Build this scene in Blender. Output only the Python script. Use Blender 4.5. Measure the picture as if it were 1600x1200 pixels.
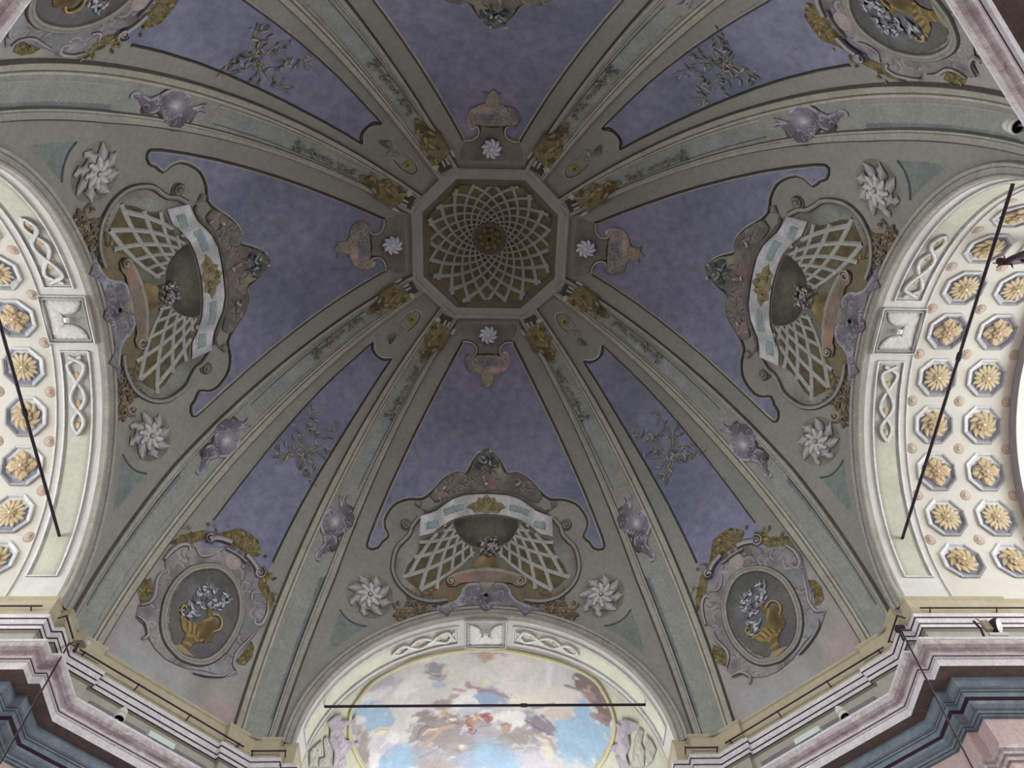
import bpy, math, random
import numpy as np
from mathutils import Matrix, Vector
from mathutils.geometry import delaunay_2d_cdt

for o in list(bpy.data.objects): bpy.data.objects.remove(o)
SC = bpy.context.scene
COL = SC.collection
random.seed(7)

# ---------------------------------------------------------------- camera (standing on the church floor, looking up)
cam_d = bpy.data.cameras.new('camera'); cam = bpy.data.objects.new('camera', cam_d); COL.objects.link(cam)
cam_d.sensor_fit = 'HORIZONTAL'; cam_d.sensor_width = 36.0; cam_d.lens = 1299.07 / 1600 * 36.0
cam_d.clip_start = .05; cam_d.clip_end = 200
_R = (0.99902, -0.029746, -0.032834); _D = (0.010955, 0.883938, -0.467477); _F = (0.042929, 0.466658, 0.883395)
cam.matrix_world = Matrix(((_R[0], -_D[0], -_F[0], -0.198), (_R[1], -_D[1], -_F[1], -4.4088), (_R[2], -_D[2], -_F[2], 0.0), (0, 0, 0, 1)))
SC.camera = cam

# ---------------------------------------------------------------- light: daylight through the windows of the four arms
world = bpy.data.worlds.new('overcast_day'); SC.world = world; world.use_nodes = True
world.node_tree.nodes['Background'].inputs[0].default_value = (.80, .90, 1.0, 1)
world.node_tree.nodes['Background'].inputs[1].default_value = 1.0
WINDOW_LIGHT = {'left': 28.0, 'right': 26.5, 'front': 20.0, 'back': 23.0}
SC.view_settings.view_transform = 'Standard'; SC.view_settings.look = 'None'
SC.view_settings.exposure = -0.12; SC.view_settings.gamma = 1.0
SC.view_settings.use_curve_mapping = False

# ---------------------------------------------------------------- geometry of the crossing
HC, HO = 7.582, 13.214            # springing and crown-ring heights above eye level
APO, APO2 = 5.0, 5.116            # wall plane of the wide sides, plane of the big arches
RB, RISE = 2.568, 2.422           # half span and rise of the arches
RO, TO = 1.2466, 0.6177           # crown octagon: apothem and half of its wide side
PD, QD, RW, KX, KY = 3.3375, 4.7373, 2.7827, 3.0735, 4.9545
D0 = (PD + QD) / 2 ** .5
D1 = (RO + TO) / 2 ** .5
FLOOR = -1.6

def _table(d0, d1):
    t = np.linspace(0, np.pi / 2, 2001)
    d = d0 - (d0 - d1) * (1 - np.cos(t)); z = HC + (HO - HC) * np.sin(t)
    return t, np.concatenate([[0], np.cumsum(np.hypot(np.diff(d), np.diff(z)))])
_TW, _LW = _table(APO, RO)
_TD, _LD = _table(D0, D1)
LW, LD = _LW[-1], _LD[-1]

def wide(a, b):
    """point of a wide web (front one): a across, b up the curve"""
    a = np.asarray(a, float); b = np.asarray(b, float)
    t = np.interp(b, _LW, _TW); g = 1 - np.cos(t); k = np.sin(t)
    hw = RW * (1 - g) + TO * g
    y = APO * (1 - g) + RO * g
    u = np.clip(a / hw, -1, 1)
    y = y + .69 * np.clip(1 - k, 0, 1) ** .7 * (1 - u * u)
    return np.stack([a, y, HC + (HO - HC) * k], -1)

def diag(a, b):
    """point of a diagonal web (front right one)"""
    a = np.asarray(a, float); b = np.asarray(b, float)
    t = np.interp(b, _LD, _TD); g = 1 - np.cos(t); k = np.sin(t)
    d = D0 * (1 - g) + D1 * g
    s = 2 ** -.5
    return np.stack([d * s + a * s, d * s - a * s, HC + (HO - HC) * k], -1)

def rib_raw(c, b):
    """right rib of the front web: c=-1 at the diagonal web, c=+1 at the wide web"""
    c = np.asarray(c, float); b = np.asarray(b, float)
    t = np.interp(b, _LD, _TD); g = 1 - np.cos(t); k = np.sin(t)
    w = np.sin(np.pi * t / (np.pi / 2))
    ew = .125 * np.clip(t / .5, 0, 1)
    wx = RW * (1 - g) + TO * g - ew; wy = APO * (1 - g) + RO * g
    wy = wy + .69 * np.clip(1 - k, 0, 1) ** .7 * (1 - (wx / (wx + ew)) ** 2)
    vx, vy = TO + (RO - TO) * .30, RO + (TO - RO) * .30
    dx = PD * (1 - g) + vx * g + .04 * w; dy = QD * (1 - g) + vy * g - .04 * w
    mx = KX * (1 - g) - .03 * w + (vx + TO - .125) / 2 * g; my = KY * (1 - g) + (vy + RO) / 2 * g
    l0 = c * (c - 1) / 2; l1 = 1 - c * c; l2 = c * (c + 1) / 2
    return np.stack([l0 * dx + l1 * mx + l2 * wx, l0 * dy + l1 * my + l2 * wy, HC + (HO - HC) * k], -1)

def with_offset(f):
    """f(p,q) -> point ; returned function lifts it by o towards the room"""
    def h(p, q, o=0.0):
        p = np.asarray(p, float); q = np.asarray(q, float)
        e = 2e-3
        x = f(p, q)
        n = np.cross(f(p + e, q) - f(p - e, q), f(p, q + e) - f(p, q - e))
        n /= np.linalg.norm(n, axis=-1, keepdims=True) + 1e-12
        inward = -x * np.array([1, 1, 0]); inward[..., 2] = -4.0
        sg = np.sign((n * inward).sum(-1, keepdims=True))
        return x + n * sg * np.asarray(o, float)[..., None]
    return h
wide_s = with_offset(wide); diag_s = with_offset(diag); rib_s = with_offset(rib_raw)

def barrel(dep, ang, o=0.0, rad=RB, rise=RISE):
    """front arch vault: dep behind the arch plane, ang degrees (0 = right springing)"""
    th = np.radians(np.asarray(ang, float)); dep = np.asarray(dep, float)
    o = np.asarray(o, float)
    return np.stack([(rad - o) * np.cos(th) + 0 * dep, APO2 + dep + 0 * th, HC + (rise - o) * np.sin(th) + 0 * dep], -1)

# ---------------------------------------------------------------- helpers
def lin(c):
    c = np.asarray(c, float) / 255.0
    return np.where(c <= .04045, c / 12.92, ((c + .055) / 1.055) ** 2.4)

def mesh_from(name, V, F, cols=None, smooth=False):
    me = bpy.data.meshes.new(name)
    V = np.asarray(V, float).reshape(-1, 3)
    me.from_pydata(V.tolist(), [], [list(map(int, f)) for f in F])
    if cols is not None:
        at = me.color_attributes.new('paint', 'FLOAT_COLOR', 'POINT')
        c4 = np.ones((len(V), 4), np.float32); c4[:, :3] = cols
        at.data.foreach_set('color', c4.ravel())
    if smooth: me.polygons.foreach_set('use_smooth', [True] * len(me.polygons))
    me.update()
    return me

def link(name, me, mat=None, parent=None, label=None, cat=None, group=None, kind=None, rz=0.0, loc=None):
    o = bpy.data.objects.new(name, me); COL.objects.link(o)
    if mat is not None and me is not None and not me.materials: me.materials.append(mat)
    if parent is not None: o.parent = parent
    if rz: o.rotation_euler = (0, 0, rz)
    if loc is not None: o.location = loc
    if label: o['label'] = label
    if cat: o['category'] = cat
    if group: o['group'] = group
    if kind: o['kind'] = kind
    return o

def empty(name, **k): return link(name, None, **k)

def grid_faces(nu, nv, flip=False, off=0):
    i, j = np.meshgrid(np.arange(nu - 1), np.arange(nv - 1), indexing='ij')
    a = (i * nv + j).ravel() + off; b = a + nv; c = b + 1; d = a + 1
    return np.stack([a, d, c, b] if flip else [a, b, c, d], 1)

class MB:
    """collects simple solids into one mesh"""
    def __init__(s): s.V = []; s.F = []; s.n = 0
    def add(s, V, F):
        V = np.asarray(V, float).reshape(-1, 3); s.V.append(V); s.F += [[int(i) + s.n for i in f] for f in F]; s.n += len(V); return s
    def box(s, c, size, M=None):
        h = np.asarray(size, float) / 2
        q = np.array([[x, y, z] for x in (-1, 1) for y in (-1, 1) for z in (-1, 1)]) * h
        if M is not None: q = q @ np.asarray(M, float).T
        return s.add(q + np.asarray(c, float), [(0, 1, 3, 2), (4, 6, 7, 5), (0, 4, 5, 1), (2, 3, 7, 6), (0, 2, 6, 4), (1, 5, 7, 3)])
    def tube(s, pts, r, n=8, cap=True):
        pts = np.asarray(pts, float); m = len(pts); r = np.broadcast_to(np.asarray(r, float), (m,))
        tg = np.gradient(pts, axis=0); tg /= np.linalg.norm(tg, axis=1, keepdims=True) + 1e-12
        up = np.array([0, 0, 1.0]) if abs(tg[0, 2]) < .9 else np.array([1.0, 0, 0])
        V = []
        for i in range(m):
            x = np.cross(tg[i], up); x /= np.linalg.norm(x) + 1e-12; y = np.cross(x, tg[i]); up = y
            a = np.arange(n) * 2 * np.pi / n
            V.append(pts[i] + r[i] * (np.cos(a)[:, None] * x + np.sin(a)[:, None] * y))
        F = [(i * n + k, i * n + (k + 1) % n, (i + 1) * n + (k + 1) % n, (i + 1) * n + k) for i in range(m - 1) for k in range(n)]
        if cap: F += [list(range(n))[::-1], [(m - 1) * n + k for k in range(n)]]
        return s.add(np.concatenate(V), F)
    def lathe(s, prof, org, ax, n=20):
        ax = np.asarray(ax, float); ax /= np.linalg.norm(ax)
        x = np.cross(ax, [0, 0, 1.0] if abs(ax[2]) < .9 else [1.0, 0, 0]); x /= np.linalg.norm(x); y = np.cross(ax, x)
        a = np.arange(n) * 2 * np.pi / n
        V = [np.asarray(org, float) + ax * h + r * (np.cos(a)[:, None] * x + np.sin(a)[:, None] * y) for r, h in prof]
        m = len(prof)
        F = [(i * n + k, i * n + (k + 1) % n, (i + 1) * n + (k + 1) % n, (i + 1) * n + k) for i in range(m - 1) for k in range(n)]
        F += [list(range(n))[::-1], [(m - 1) * n + k for k in range(n)]]
        return s.add(np.concatenate(V), F)
    def me(s, name, smooth=False): return mesh_from(name, np.concatenate(s.V), s.F, smooth=smooth)
    def link(s, name, mat, parent=None, smooth=False, **k): return link(name, s.me(name, smooth), mat, parent, **k)

# smooth value noise, for brush work on painted plaster
_rng = np.random.RandomState(3); _LAT = _rng.rand(128, 128)
def vnoise(x, y):
    xi = np.floor(x).astype(int); yi = np.floor(y).astype(int); fx = x - xi; fy = y - yi
    fx = fx * fx * (3 - 2 * fx); fy = fy * fy * (3 - 2 * fy)
    L = lambda i, j: _LAT[i % 128, j % 128]
    return (L(xi, yi) * (1 - fx) + L(xi + 1, yi) * fx) * (1 - fy) + (L(xi, yi + 1) * (1 - fx) + L(xi + 1, yi + 1) * fx) * fy
def fbm(x, y, s, oct=4):
    v = 0; a = .5; t = 0
    for k in range(oct): v = v + a * vnoise(x * s + 17.3 * k, y * s + 5.1 * k); t += a; a *= .55; s *= 2.05
    return v / t

# ---------------------------------------------------------------- materials
def nodes(name, rough=.85, spec=.25):
    m = bpy.data.materials.new(name); m.use_nodes = True
    nt = m.node_tree; b = nt.nodes['Principled BSDF']
    b.inputs['Roughness'].default_value = rough; b.inputs['Specular IOR Level'].default_value = spec
    return m, nt, b

def mix(nt, typ, fac, a, b):
    n = nt.nodes.new('ShaderNodeMix'); n.data_type = 'RGBA'; n.blend_type = typ
    for sock, v in ((n.inputs[0], fac), (n.inputs[6], a), (n.inputs[7], b)):
        if hasattr(v, 'is_linked'): nt.links.new(v, sock)
        elif isinstance(v, (int, float)): sock.default_value = v
        else: sock.default_value = (*v, 1) if len(v) == 3 else v
    return n.outputs[2]

def noise(nt, scale, detail=4, rough=.55, dist=0.0, lo=.3, hi=.7, vec=None):
    t = nt.nodes.new('ShaderNodeTexNoise'); t.inputs['Scale'].default_value = scale; t.inputs['Detail'].default_value = detail
    t.inputs['Roughness'].default_value = rough; t.inputs['Distortion'].default_value = dist
    g = nt.nodes.new('ShaderNodeNewGeometry') if vec is None else None
    nt.links.new(g.outputs['Position'] if g else vec, t.inputs['Vector'])
    r = nt.nodes.new('ShaderNodeMapRange'); r.inputs[1].default_value = lo; r.inputs[2].default_value = hi
    nt.links.new(t.outputs['Fac'], r.inputs[0])
    return r.outputs[0]

def bump(nt, b, h, dist=.004, strength=.4):
    n = nt.nodes.new('ShaderNodeBump'); n.inputs['Strength'].default_value = strength; n.inputs['Distance'].default_value = dist
    nt.links.new(h, n.inputs['Height']); nt.links.new(n.outputs[0], b.inputs['Normal'])

def plaster(name, c1, c2, c3=None, scale=1.6, rough=.9, fine=14, famt=.35):
    """mottled painted plaster between two or three albedos"""
    m, nt, b = nodes(name, rough)
    col = mix(nt, 'MIX', noise(nt, scale, 5, .6, .3), c1, c2)
    if c3 is not None: col = mix(nt, 'MIX', noise(nt, scale * .45, 3, .5, .6, .48, .72), col, c3)
    col = mix(nt, 'MULTIPLY', famt, col, mix(nt, 'MIX', noise(nt, fine, 4, .65), (.55, .55, .55), (1.15, 1.15, 1.15)))
    nt.links.new(col, b.inputs['Base Color'])
    bump(nt, b, noise(nt, 30, 3), .002, .25)
    return m

def painted(name='fresco_paint', famt=.45, fine=22):
    """brush-painted plaster: colour from the painted attribute, broken up by grain and wear"""
    m, nt, b = nodes(name, .92, .15)
    a = nt.nodes.new('ShaderNodeAttribute'); a.attribute_name = 'paint'
    col = mix(nt, 'MULTIPLY', famt, a.outputs['Color'], mix(nt, 'MIX', noise(nt, fine, 5, .7, .4), (.5, .5, .5), (1.3, 1.3, 1.3)))
    col = mix(nt, 'MULTIPLY', famt, col, mix(nt, 'MIX', noise(nt, 3.1, 4, .6, .8), (.72, .71, .70), (1.2, 1.2, 1.2)))
    nt.links.new(col, b.inputs['Base Color'])
    return m

def plain(name, c, rough=.6, metal=0.0, spec=.3, var=.25, scale=20):
    m, nt, b = nodes(name, rough, spec); b.inputs['Metallic'].default_value = metal
    col = mix(nt, 'MULTIPLY', var, c, mix(nt, 'MIX', noise(nt, scale, 4), (.6, .6, .6), (1.3, 1.3, 1.3)))
    nt.links.new(col, b.inputs['Base Color'])
    return m

def marble(name, c1, c2, c3, scale=3.0, rough=.55):
    m, nt, b = nodes(name, rough, .35)
    col = mix(nt, 'MIX', noise(nt, scale, 6, .65, 1.8, .35, .65), c1, c2)
    col = mix(nt, 'MIX', noise(nt, scale * 2.3, 5, .7, 2.5, .55, .75), col, c3)
    col = mix(nt, 'MULTIPLY', .4, col, mix(nt, 'MIX', noise(nt, 40, 3), (.6, .6, .6), (1.25, 1.25, 1.25)))
    nt.links.new(col, b.inputs['Base Color'])
    return m

M = {}
M['grey'] = plaster('grey_beige_plaster', (.295, .288, .258), (.345, .335, .30), (.27, .273, .25), 1.3)
M['blue'] = plaster('blue_violet_fresco_ground', (.225, .232, .335), (.30, .296, .41), (.185, .205, .285), 1.2, fine=7, famt=.6)
M['cream'] = plaster('cream_painted_plaster', (.68, .65, .58), (.72, .70, .64), (.67, .63, .58), 2.2, famt=.12)
M['white'] = plaster('pale_grey_stucco', (.70, .69, .65), (.77, .76, .73), None, 2.0, famt=.2)
M['green'] = plaster('pale_green_plaster', (.60, .62, .44), (.66, .67, .52), None, 2.0, famt=.2)
M['tan'] = plaster('tan_plaster', (.50, .44, .31), (.57, .50, .36), None, 2.0, famt=.3)
M['attic'] = plaster('grey_tan_attic_plaster', (.44, .42, .36), (.48, .46, .39), None, 2.0, famt=.3)
M['pinkmarble'] = marble('pink_marbled_plaster', (.52, .39, .39), (.64, .50, .47), (.40, .29, .33), 2.2)
M['purple'] = marble('mauve_marbled_moulding', (.74, .69, .70), (.42, .33, .37), (.76, .73, .62), 4.5)
M['lilac'] = marble('lilac_marbled_fillet', (.82, .80, .81), (.68, .63, .66), (.82, .80, .75), 5.0)
M['plum'] = plain('dark_plum_line', (.075, .04, .07), .7)
M['slate'] = marble('slate_blue_marbled_moulding', (.23, .29, .34), (.15, .19, .23), (.30, .36, .38), 3.0)
M['soffit'] = marble('brown_marbled_soffit', (.25, .20, .19), (.16, .13, .12), (.36, .30, .22), 2.5)
M['floor'] = plain('stone_floor', (.16, .14, .13), .5)
M['wall'] = plaster('warm_grey_wall', (.50, .46, .41), (.56, .52, .47))
M['paint'] = painted()
M['paintfine'] = painted('fresco_paint_soft', .25, 16)
M['iron'] = plain('wrought_iron', (.05, .03, .045), .6, .3)
M['glassglow'] = {}
for side, st in WINDOW_LIGHT.items():
    m = bpy.data.materials.new('daylit_window_glass_' + side); m.use_nodes = True
    b = m.node_tree.nodes['Principled BSDF']; b.inputs['Base Color'].default_value = (.8, .85, .9, 1)
    b.inputs['Emission Color'].default_value = (.90, .962, .99, 1); b.inputs['Emission Strength'].default_value = st
    M['glassglow'][side] = m

ARM = 8.0
HP = math.pi / 2
SIDES = (('front', 0), ('left', 1), ('back', 2), ('right', 3))

# ------------------------------------------------ floor
_f = MB(); _f.box((0, 0, FLOOR - .1), (2 * (APO2 + ARM + .5), 2 * (APO2 + ARM + .5), .2))
_f.link('floor', M['floor'], kind='structure')

# ------------------------------------------------ vault webs
def web_wide_mesh():
    nu, nv = 61, 48
    V = []
    for u in np.linspace(-1, 1, nu):
        lo, hi = 0.0, np.pi / 2
        def zc(t):
            g = 1 - np.cos(t); a = abs(u) * (RW * (1 - g) + TO * g)
            za = HC + RISE * math.sqrt(max(0, 1 - (a / RB) ** 2))
            return HC + (HO - HC) * np.sin(t) - za
        if zc(0) >= 0: t0 = 0.0
        else:
            for _ in range(40):
                m = (lo + hi) / 2
                if zc(m) < 0: lo = m
                else: hi = m
            t0 = hi
        t = np.linspace(t0, np.pi / 2, nv); g = 1 - np.cos(t)
        V.append(wide(u * (RW * (1 - g) + TO * g), np.interp(t, _TW, _LW)))
    return np.concatenate(V), grid_faces(nu, nv, True)

def web_diag_mesh():
    nu, nv = 9, 48
    V = []
    for u in np.linspace(-1, 1, nu):
        t = np.linspace(0, np.pi / 2, nv); g = 1 - np.cos(t)
        hw = (QD - PD) / 2 ** .5 * (1 - g) + (RO - TO) / 2 ** .5 * g * .42
        V.append(diag(u * hw, np.interp(t, _TD, _LD)))
    return np.concatenate(V), grid_faces(nu, nv, False)

def rotz(V, k):
    V = np.asarray(V, float)
    for _ in range(k % 4): V = np.stack([-V[..., 1], V[..., 0], V[..., 2]], -1)
    return V

_c = MB()
_wv, _wf = web_wide_mesh(); _dv, _df = web_diag_mesh()
for k in range(4):
    _c.add(rotz(_wv, k), _wf); _c.add(rotz(_dv, k), _df)
ceiling = _c.link('ceiling', M['grey'], kind='structure', smooth=True,
                  label='octagonal painted dome with grey plaster webs rising to a lattice oculus')

# ------------------------------------------------ ribs (trim)
def strip_mesh(S, cs, os_, bs, cols=None, flip=False):
    """loft of a cross profile (cs across, os_ lift) along bs"""
    nc, nb = len(cs), len(bs)
    C, B = np.meshgrid(cs, bs, indexing='ij'); O = np.repeat(np.asarray(os_, float)[:, None], nb, 1)
    V = S(C, B, O).reshape(-1, 3)
    c = None if cols is None else np.repeat(np.asarray(cols), nb, 0)
    return V, grid_faces(nc, nb, flip), c

RIB_PROFILE = [  # c, lift, colour (own paint of each moulding, edge shadow lines painted dark)
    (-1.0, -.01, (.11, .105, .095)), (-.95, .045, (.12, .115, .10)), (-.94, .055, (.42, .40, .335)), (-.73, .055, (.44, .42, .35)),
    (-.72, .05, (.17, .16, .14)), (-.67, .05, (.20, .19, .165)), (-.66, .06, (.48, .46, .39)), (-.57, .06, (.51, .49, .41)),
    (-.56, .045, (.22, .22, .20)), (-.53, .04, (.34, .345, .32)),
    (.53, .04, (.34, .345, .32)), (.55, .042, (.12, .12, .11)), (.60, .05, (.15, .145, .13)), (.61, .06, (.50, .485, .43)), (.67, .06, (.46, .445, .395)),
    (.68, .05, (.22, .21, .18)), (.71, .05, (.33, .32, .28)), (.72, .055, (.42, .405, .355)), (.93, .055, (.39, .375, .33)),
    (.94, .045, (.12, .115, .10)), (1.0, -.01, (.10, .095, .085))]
RIBB = np.linspace(0, LD, 90)
def mirror(V): V = np.asarray(V, float).copy(); V[..., 0] *= -1; return V
_rp = RIB_PROFILE
_V, _F, _C = strip_mesh(rib_s, [p[0] for p in _rp], [p[1] for p in _rp], RIBB, [p[2] for p in _rp])
RIBS = []
rib_me = {1: mesh_from('rib_shaft', _V, _F, _C), -1: mesh_from('rib_shaft', mirror(_V), _F[:, ::-1], _C)}
RIBPLACE = {('front', 1): 'right of the arch with the sky fresco', ('front', -1): 'left of the arch with the sky fresco',
            ('left', 1): 'above the far flank of the left coffered arch, behind the viewer', ('left', -1): 'along the near flank of the left coffered arch',
            ('right', 1): 'along the near flank of the right coffered arch', ('right', -1): 'above the far flank of the right coffered arch, behind the viewer',
            ('back', 1): 'at the upper left of the top blue panel', ('back', -1): 'at the upper right of the top blue panel'}
n = 0
for side, k in SIDES:
    for sg in (1, -1):
        n += 1
        me = rib_me[sg]
        # going round: rotation by +90 degrees carries the front side to the left side
        r = link('trim_%d' % n, None, kind='structure', rz=k * HP)
        sgl = sg
        if side == 'left': where = 'near' if sg == 1 else 'far'
        r['label'] = 'grey vault rib with sea-green panels, ' + {
            ('front', 1): 'right of the front sky-fresco arch', ('front', -1): 'left of the front sky-fresco arch',
            ('left', 1): 'below the left niche, running to the lower left corner', ('left', -1): 'above the left niche, sweeping to the left edge',
            ('right', 1): 'above the right niche, sweeping to the right edge', ('right', -1): 'below the right niche, running to the lower right corner',
            ('back', 1): 'left border of the topmost blue panel', ('back', -1): 'right border of the topmost blue panel'}[(side, sg)]
        link('rib_shaft', me, M['paint'], r)
        RIBS.append((side, k, sg, r))

# ------------------------------------------------ arches: archivolts and barrel vaults of the four arms
def wide_xz(x, z, o=0.0):
    t = np.arcsin(np.clip((np.asarray(z) - HC) / (HO - HC), 0, 1))
    return wide_s(x, np.interp(t, _TW, _LW), o)
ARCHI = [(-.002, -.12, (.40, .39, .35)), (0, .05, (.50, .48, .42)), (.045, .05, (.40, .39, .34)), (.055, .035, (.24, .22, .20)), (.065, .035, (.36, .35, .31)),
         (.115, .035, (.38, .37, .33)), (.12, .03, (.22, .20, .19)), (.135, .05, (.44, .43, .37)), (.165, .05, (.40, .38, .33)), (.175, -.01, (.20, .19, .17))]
_th = np.linspace(0.5, 179.5, 121)
_V = []; _C = []
for d, o, c in ARCHI:
    x = (RB + d) * np.cos(np.radians(_th)); z = HC + (RISE + d) * np.sin(np.radians(_th))
    p = wide_xz(x, z, o)
    if d <= 0: p = np.stack([x, np.where(o < 0, APO2, p[:, 1]), z], -1)
    _V.append(p); _C.append(np.repeat([c], len(_th), 0))
archi_me = mesh_from('archivolt', np.concatenate(_V), grid_faces(len(ARCHI), len(_th)), np.concatenate(_C))

VAULTS = {}
VAULT_LABEL = {'front': 'front barrel vault with green soffit band and painted sky fresco', 'left': 'bright left barrel vault with octagonal rosette coffers',
               'right': 'bright right barrel vault with octagonal rosette coffers', 'back': 'barrel vault of the arm behind the viewer'}
_dep = np.linspace(0, ARM, 12); _ang = np.linspace(0, 180, 73)
_D, _A = np.meshgrid(_dep, _ang, indexing='ij')
for side, k in SIDES:
    me = mesh_from('vault', barrel(_D, _A).reshape(-1, 3), grid_faces(12, 73, False), smooth=True)
    v = link('ceiling_' + side, me, M['cream'], kind='structure', rz=k * HP, label=VAULT_LABEL[side])
    VAULTS[side] = v
    link('archivolt', archi_me, M['paint'], v)

# ------------------------------------------------ piers, walls and entablature, one run for each corner
def offset_path(path, o):
    p = np.asarray(path, float); d = np.diff(p, axis=0); d /= np.linalg.norm(d, axis=1, keepdims=True)
    nrm = np.stack([-d[:, 1], d[:, 0]], 1)
    out = []
    for i in range(len(p)):
        if i == 0: m = nrm[0]
        elif i == len(p) - 1: m = nrm[-1]
        else: m = (nrm[i - 1] + nrm[i]) / (1 + nrm[i - 1] @ nrm[i])
        out.append(p[i] + o * m)
    return np.array(out)

def sweep(path, prof):
    V = []
    for o, z in prof:
        q = offset_path(path, o); V.append(np.column_stack([q, np.full(len(q), z)]))
    return np.concatenate(V), grid_faces(len(prof), len(path), True)

KD = PD + QD - 5.0
e_ = .045
PATH_LOW = [(APO2 + ARM, RB), (APO2, RB), (APO2, 2.77), (5.0, 2.77), (5.0, KD), (KD, 5.0), (2.77, 5.0), (2.77, APO2), (RB, APO2), (RB, APO2 + ARM)]
PATH_UP = [(APO2 + ARM, RB + .04), (APO2 + 1.12, RB + .04), (APO2 + 1.12, RB), (APO2, RB), (APO2, 2.77), (5.0, 2.77), (5.0, KD),
           (QD, PD), (QD + e_, PD + e_), (PD + e_, QD + e_), (PD, QD), (KD, 5.0), (2.77, 5.0), (2.77, APO2), (RB, APO2), (RB, APO2 + 1.12), (RB + .04, APO2 + 1.12), (RB + .04, APO2 + ARM)]
ENT = [  # part name, path, profile, material
    ('frieze_band', 'U', [(-.18, 7.66), (.07, 7.625), (.072, 7.60), (.05, 7.57), (.05, 7.26)], 'tan'),
    ('fillet', 'U', [(0.07, 7.265), (0.135, 7.26), (0.135, 7.205)], 'lilac'),
    ('dark_line', 'U', [(0.135, 7.205), (0.12, 7.195)], 'plum'),
    ('fillet', 'U', [(0.12, 7.195), (0.118, 7.165), (0.105, 7.135)], 'lilac'),
    ('dark_line', 'U', [(0.105, 7.135), (0.095, 7.12)], 'plum'),
    ('fillet', 'U', [(0.095, 7.12), (0.105, 7.11), (0.105, 7.065)], 'lilac'),
    ('dark_line', 'U', [(0.105, 7.065), (0.09, 7.058)], 'plum'),
    ('drip', 'U', [(0.09, 7.058), (0.05, 7.05)], 'attic'),
    ('attic_band', 'U', [(0.05, 7.052), (0.05, 6.45)], 'attic'),
    ('ledge', 'L', [(-.05, 6.46), (.55, 6.46)], 'purple'),
    ('cornice_lip', 'L', [(.55, 6.46), (.56, 6.455), (.56, 6.425), (.548, 6.415)], 'lilac'),
    ('cove', 'L', [(.548, 6.415), (.55, 6.40), (.54, 6.375), (.505, 6.355), (.475, 6.352), (.455, 6.345), (.445, 6.33)], 'purple'),
    ('fillet', 'L', [(.445, 6.33), (.448, 6.315), (.435, 6.31)], 'lilac'),
    ('dark_line', 'L', [(.435, 6.31), (.425, 6.303)], 'plum'),
    ('fillet', 'L', [(.425, 6.303), (.428, 6.29), (.405, 6.283)], 'lilac'),
    ('fascia', 'L', [(.405, 6.283), (.41, 6.27), (.41, 6.19)], 'lilac'),
    ('soffit', 'L', [(.41, 6.19), (.24, 6.195)], 'soffit'),
    ('bed_moulding', 'L', [(.24, 6.195), (.235, 6.15), (.21, 6.10), (.19, 6.085)], 'slate'),
    ('dark_line', 'L', [(.19, 6.085), (.185, 6.078)], 'plum'),
    ('bed_fillet', 'L', [(.185, 6.078), (.185, 6.06), (.165, 6.055), (.165, 6.00)], 'slate'),
    ('dark_line', 'L', [(.165, 6.0), (.125, 5.985)], 'plum'),
    ('lower_cove', 'L', [(.125, 5.985), (.12, 5.95), (.09, 5.92), (.06, 5.905)], 'slate'),
    ('bed_fillet', 'L', [(.06, 5.905), (.06, 5.885), (.035, 5.88), (.035, 5.862), (.0, 5.855)], 'slate'),
    ('pier_frieze', 'L', [(0, 5.855), (0, 5.48)], 'pinkmarble'),
    ('architrave', 'L', [(0, 5.48), (.085, 5.475), (.085, 5.44), (.06, 5.42), (.06, 5.39), (.03, 5.38), (.03, 5.34), (0, 5.335)], 'purple'),
    ('pier_shaft', 'L', [(0, 5.335), (0, FLOOR)], 'pinkmarble')]
QUAD = [('right', 0), ('left', 1), ('back_left', 2), ('back_right', 3)]
ENTL = {'right': 'pink and slate-blue marbled entablature below the right vase medallion', 'left': 'pink and slate-blue marbled entablature below the left vase medallion',
        'back_left': 'marbled entablature behind the viewer on the left', 'back_right': 'mauve marbled cornice crossing the upper right corner'}
PIERS = {}
ent_me = {}
for i, (nm, pth, prof, mt) in enumerate(ENT):
    V, F = sweep(PATH_UP if pth == 'U' else PATH_LOW, prof)
    ent_me[i] = mesh_from(nm, V, F); ent_me[i].materials.append(M[mt])
for q, k in QUAD:
    w = link('wall_' + ('front_' if 'back' not in q else '') + q, None, kind='structure', rz=k * HP, label=ENTL[q])
    PIERS[q] = w
    for i, (nm, pth, prof, mt) in enumerate(ENT): link(nm, ent_me[i], None, w)

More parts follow.
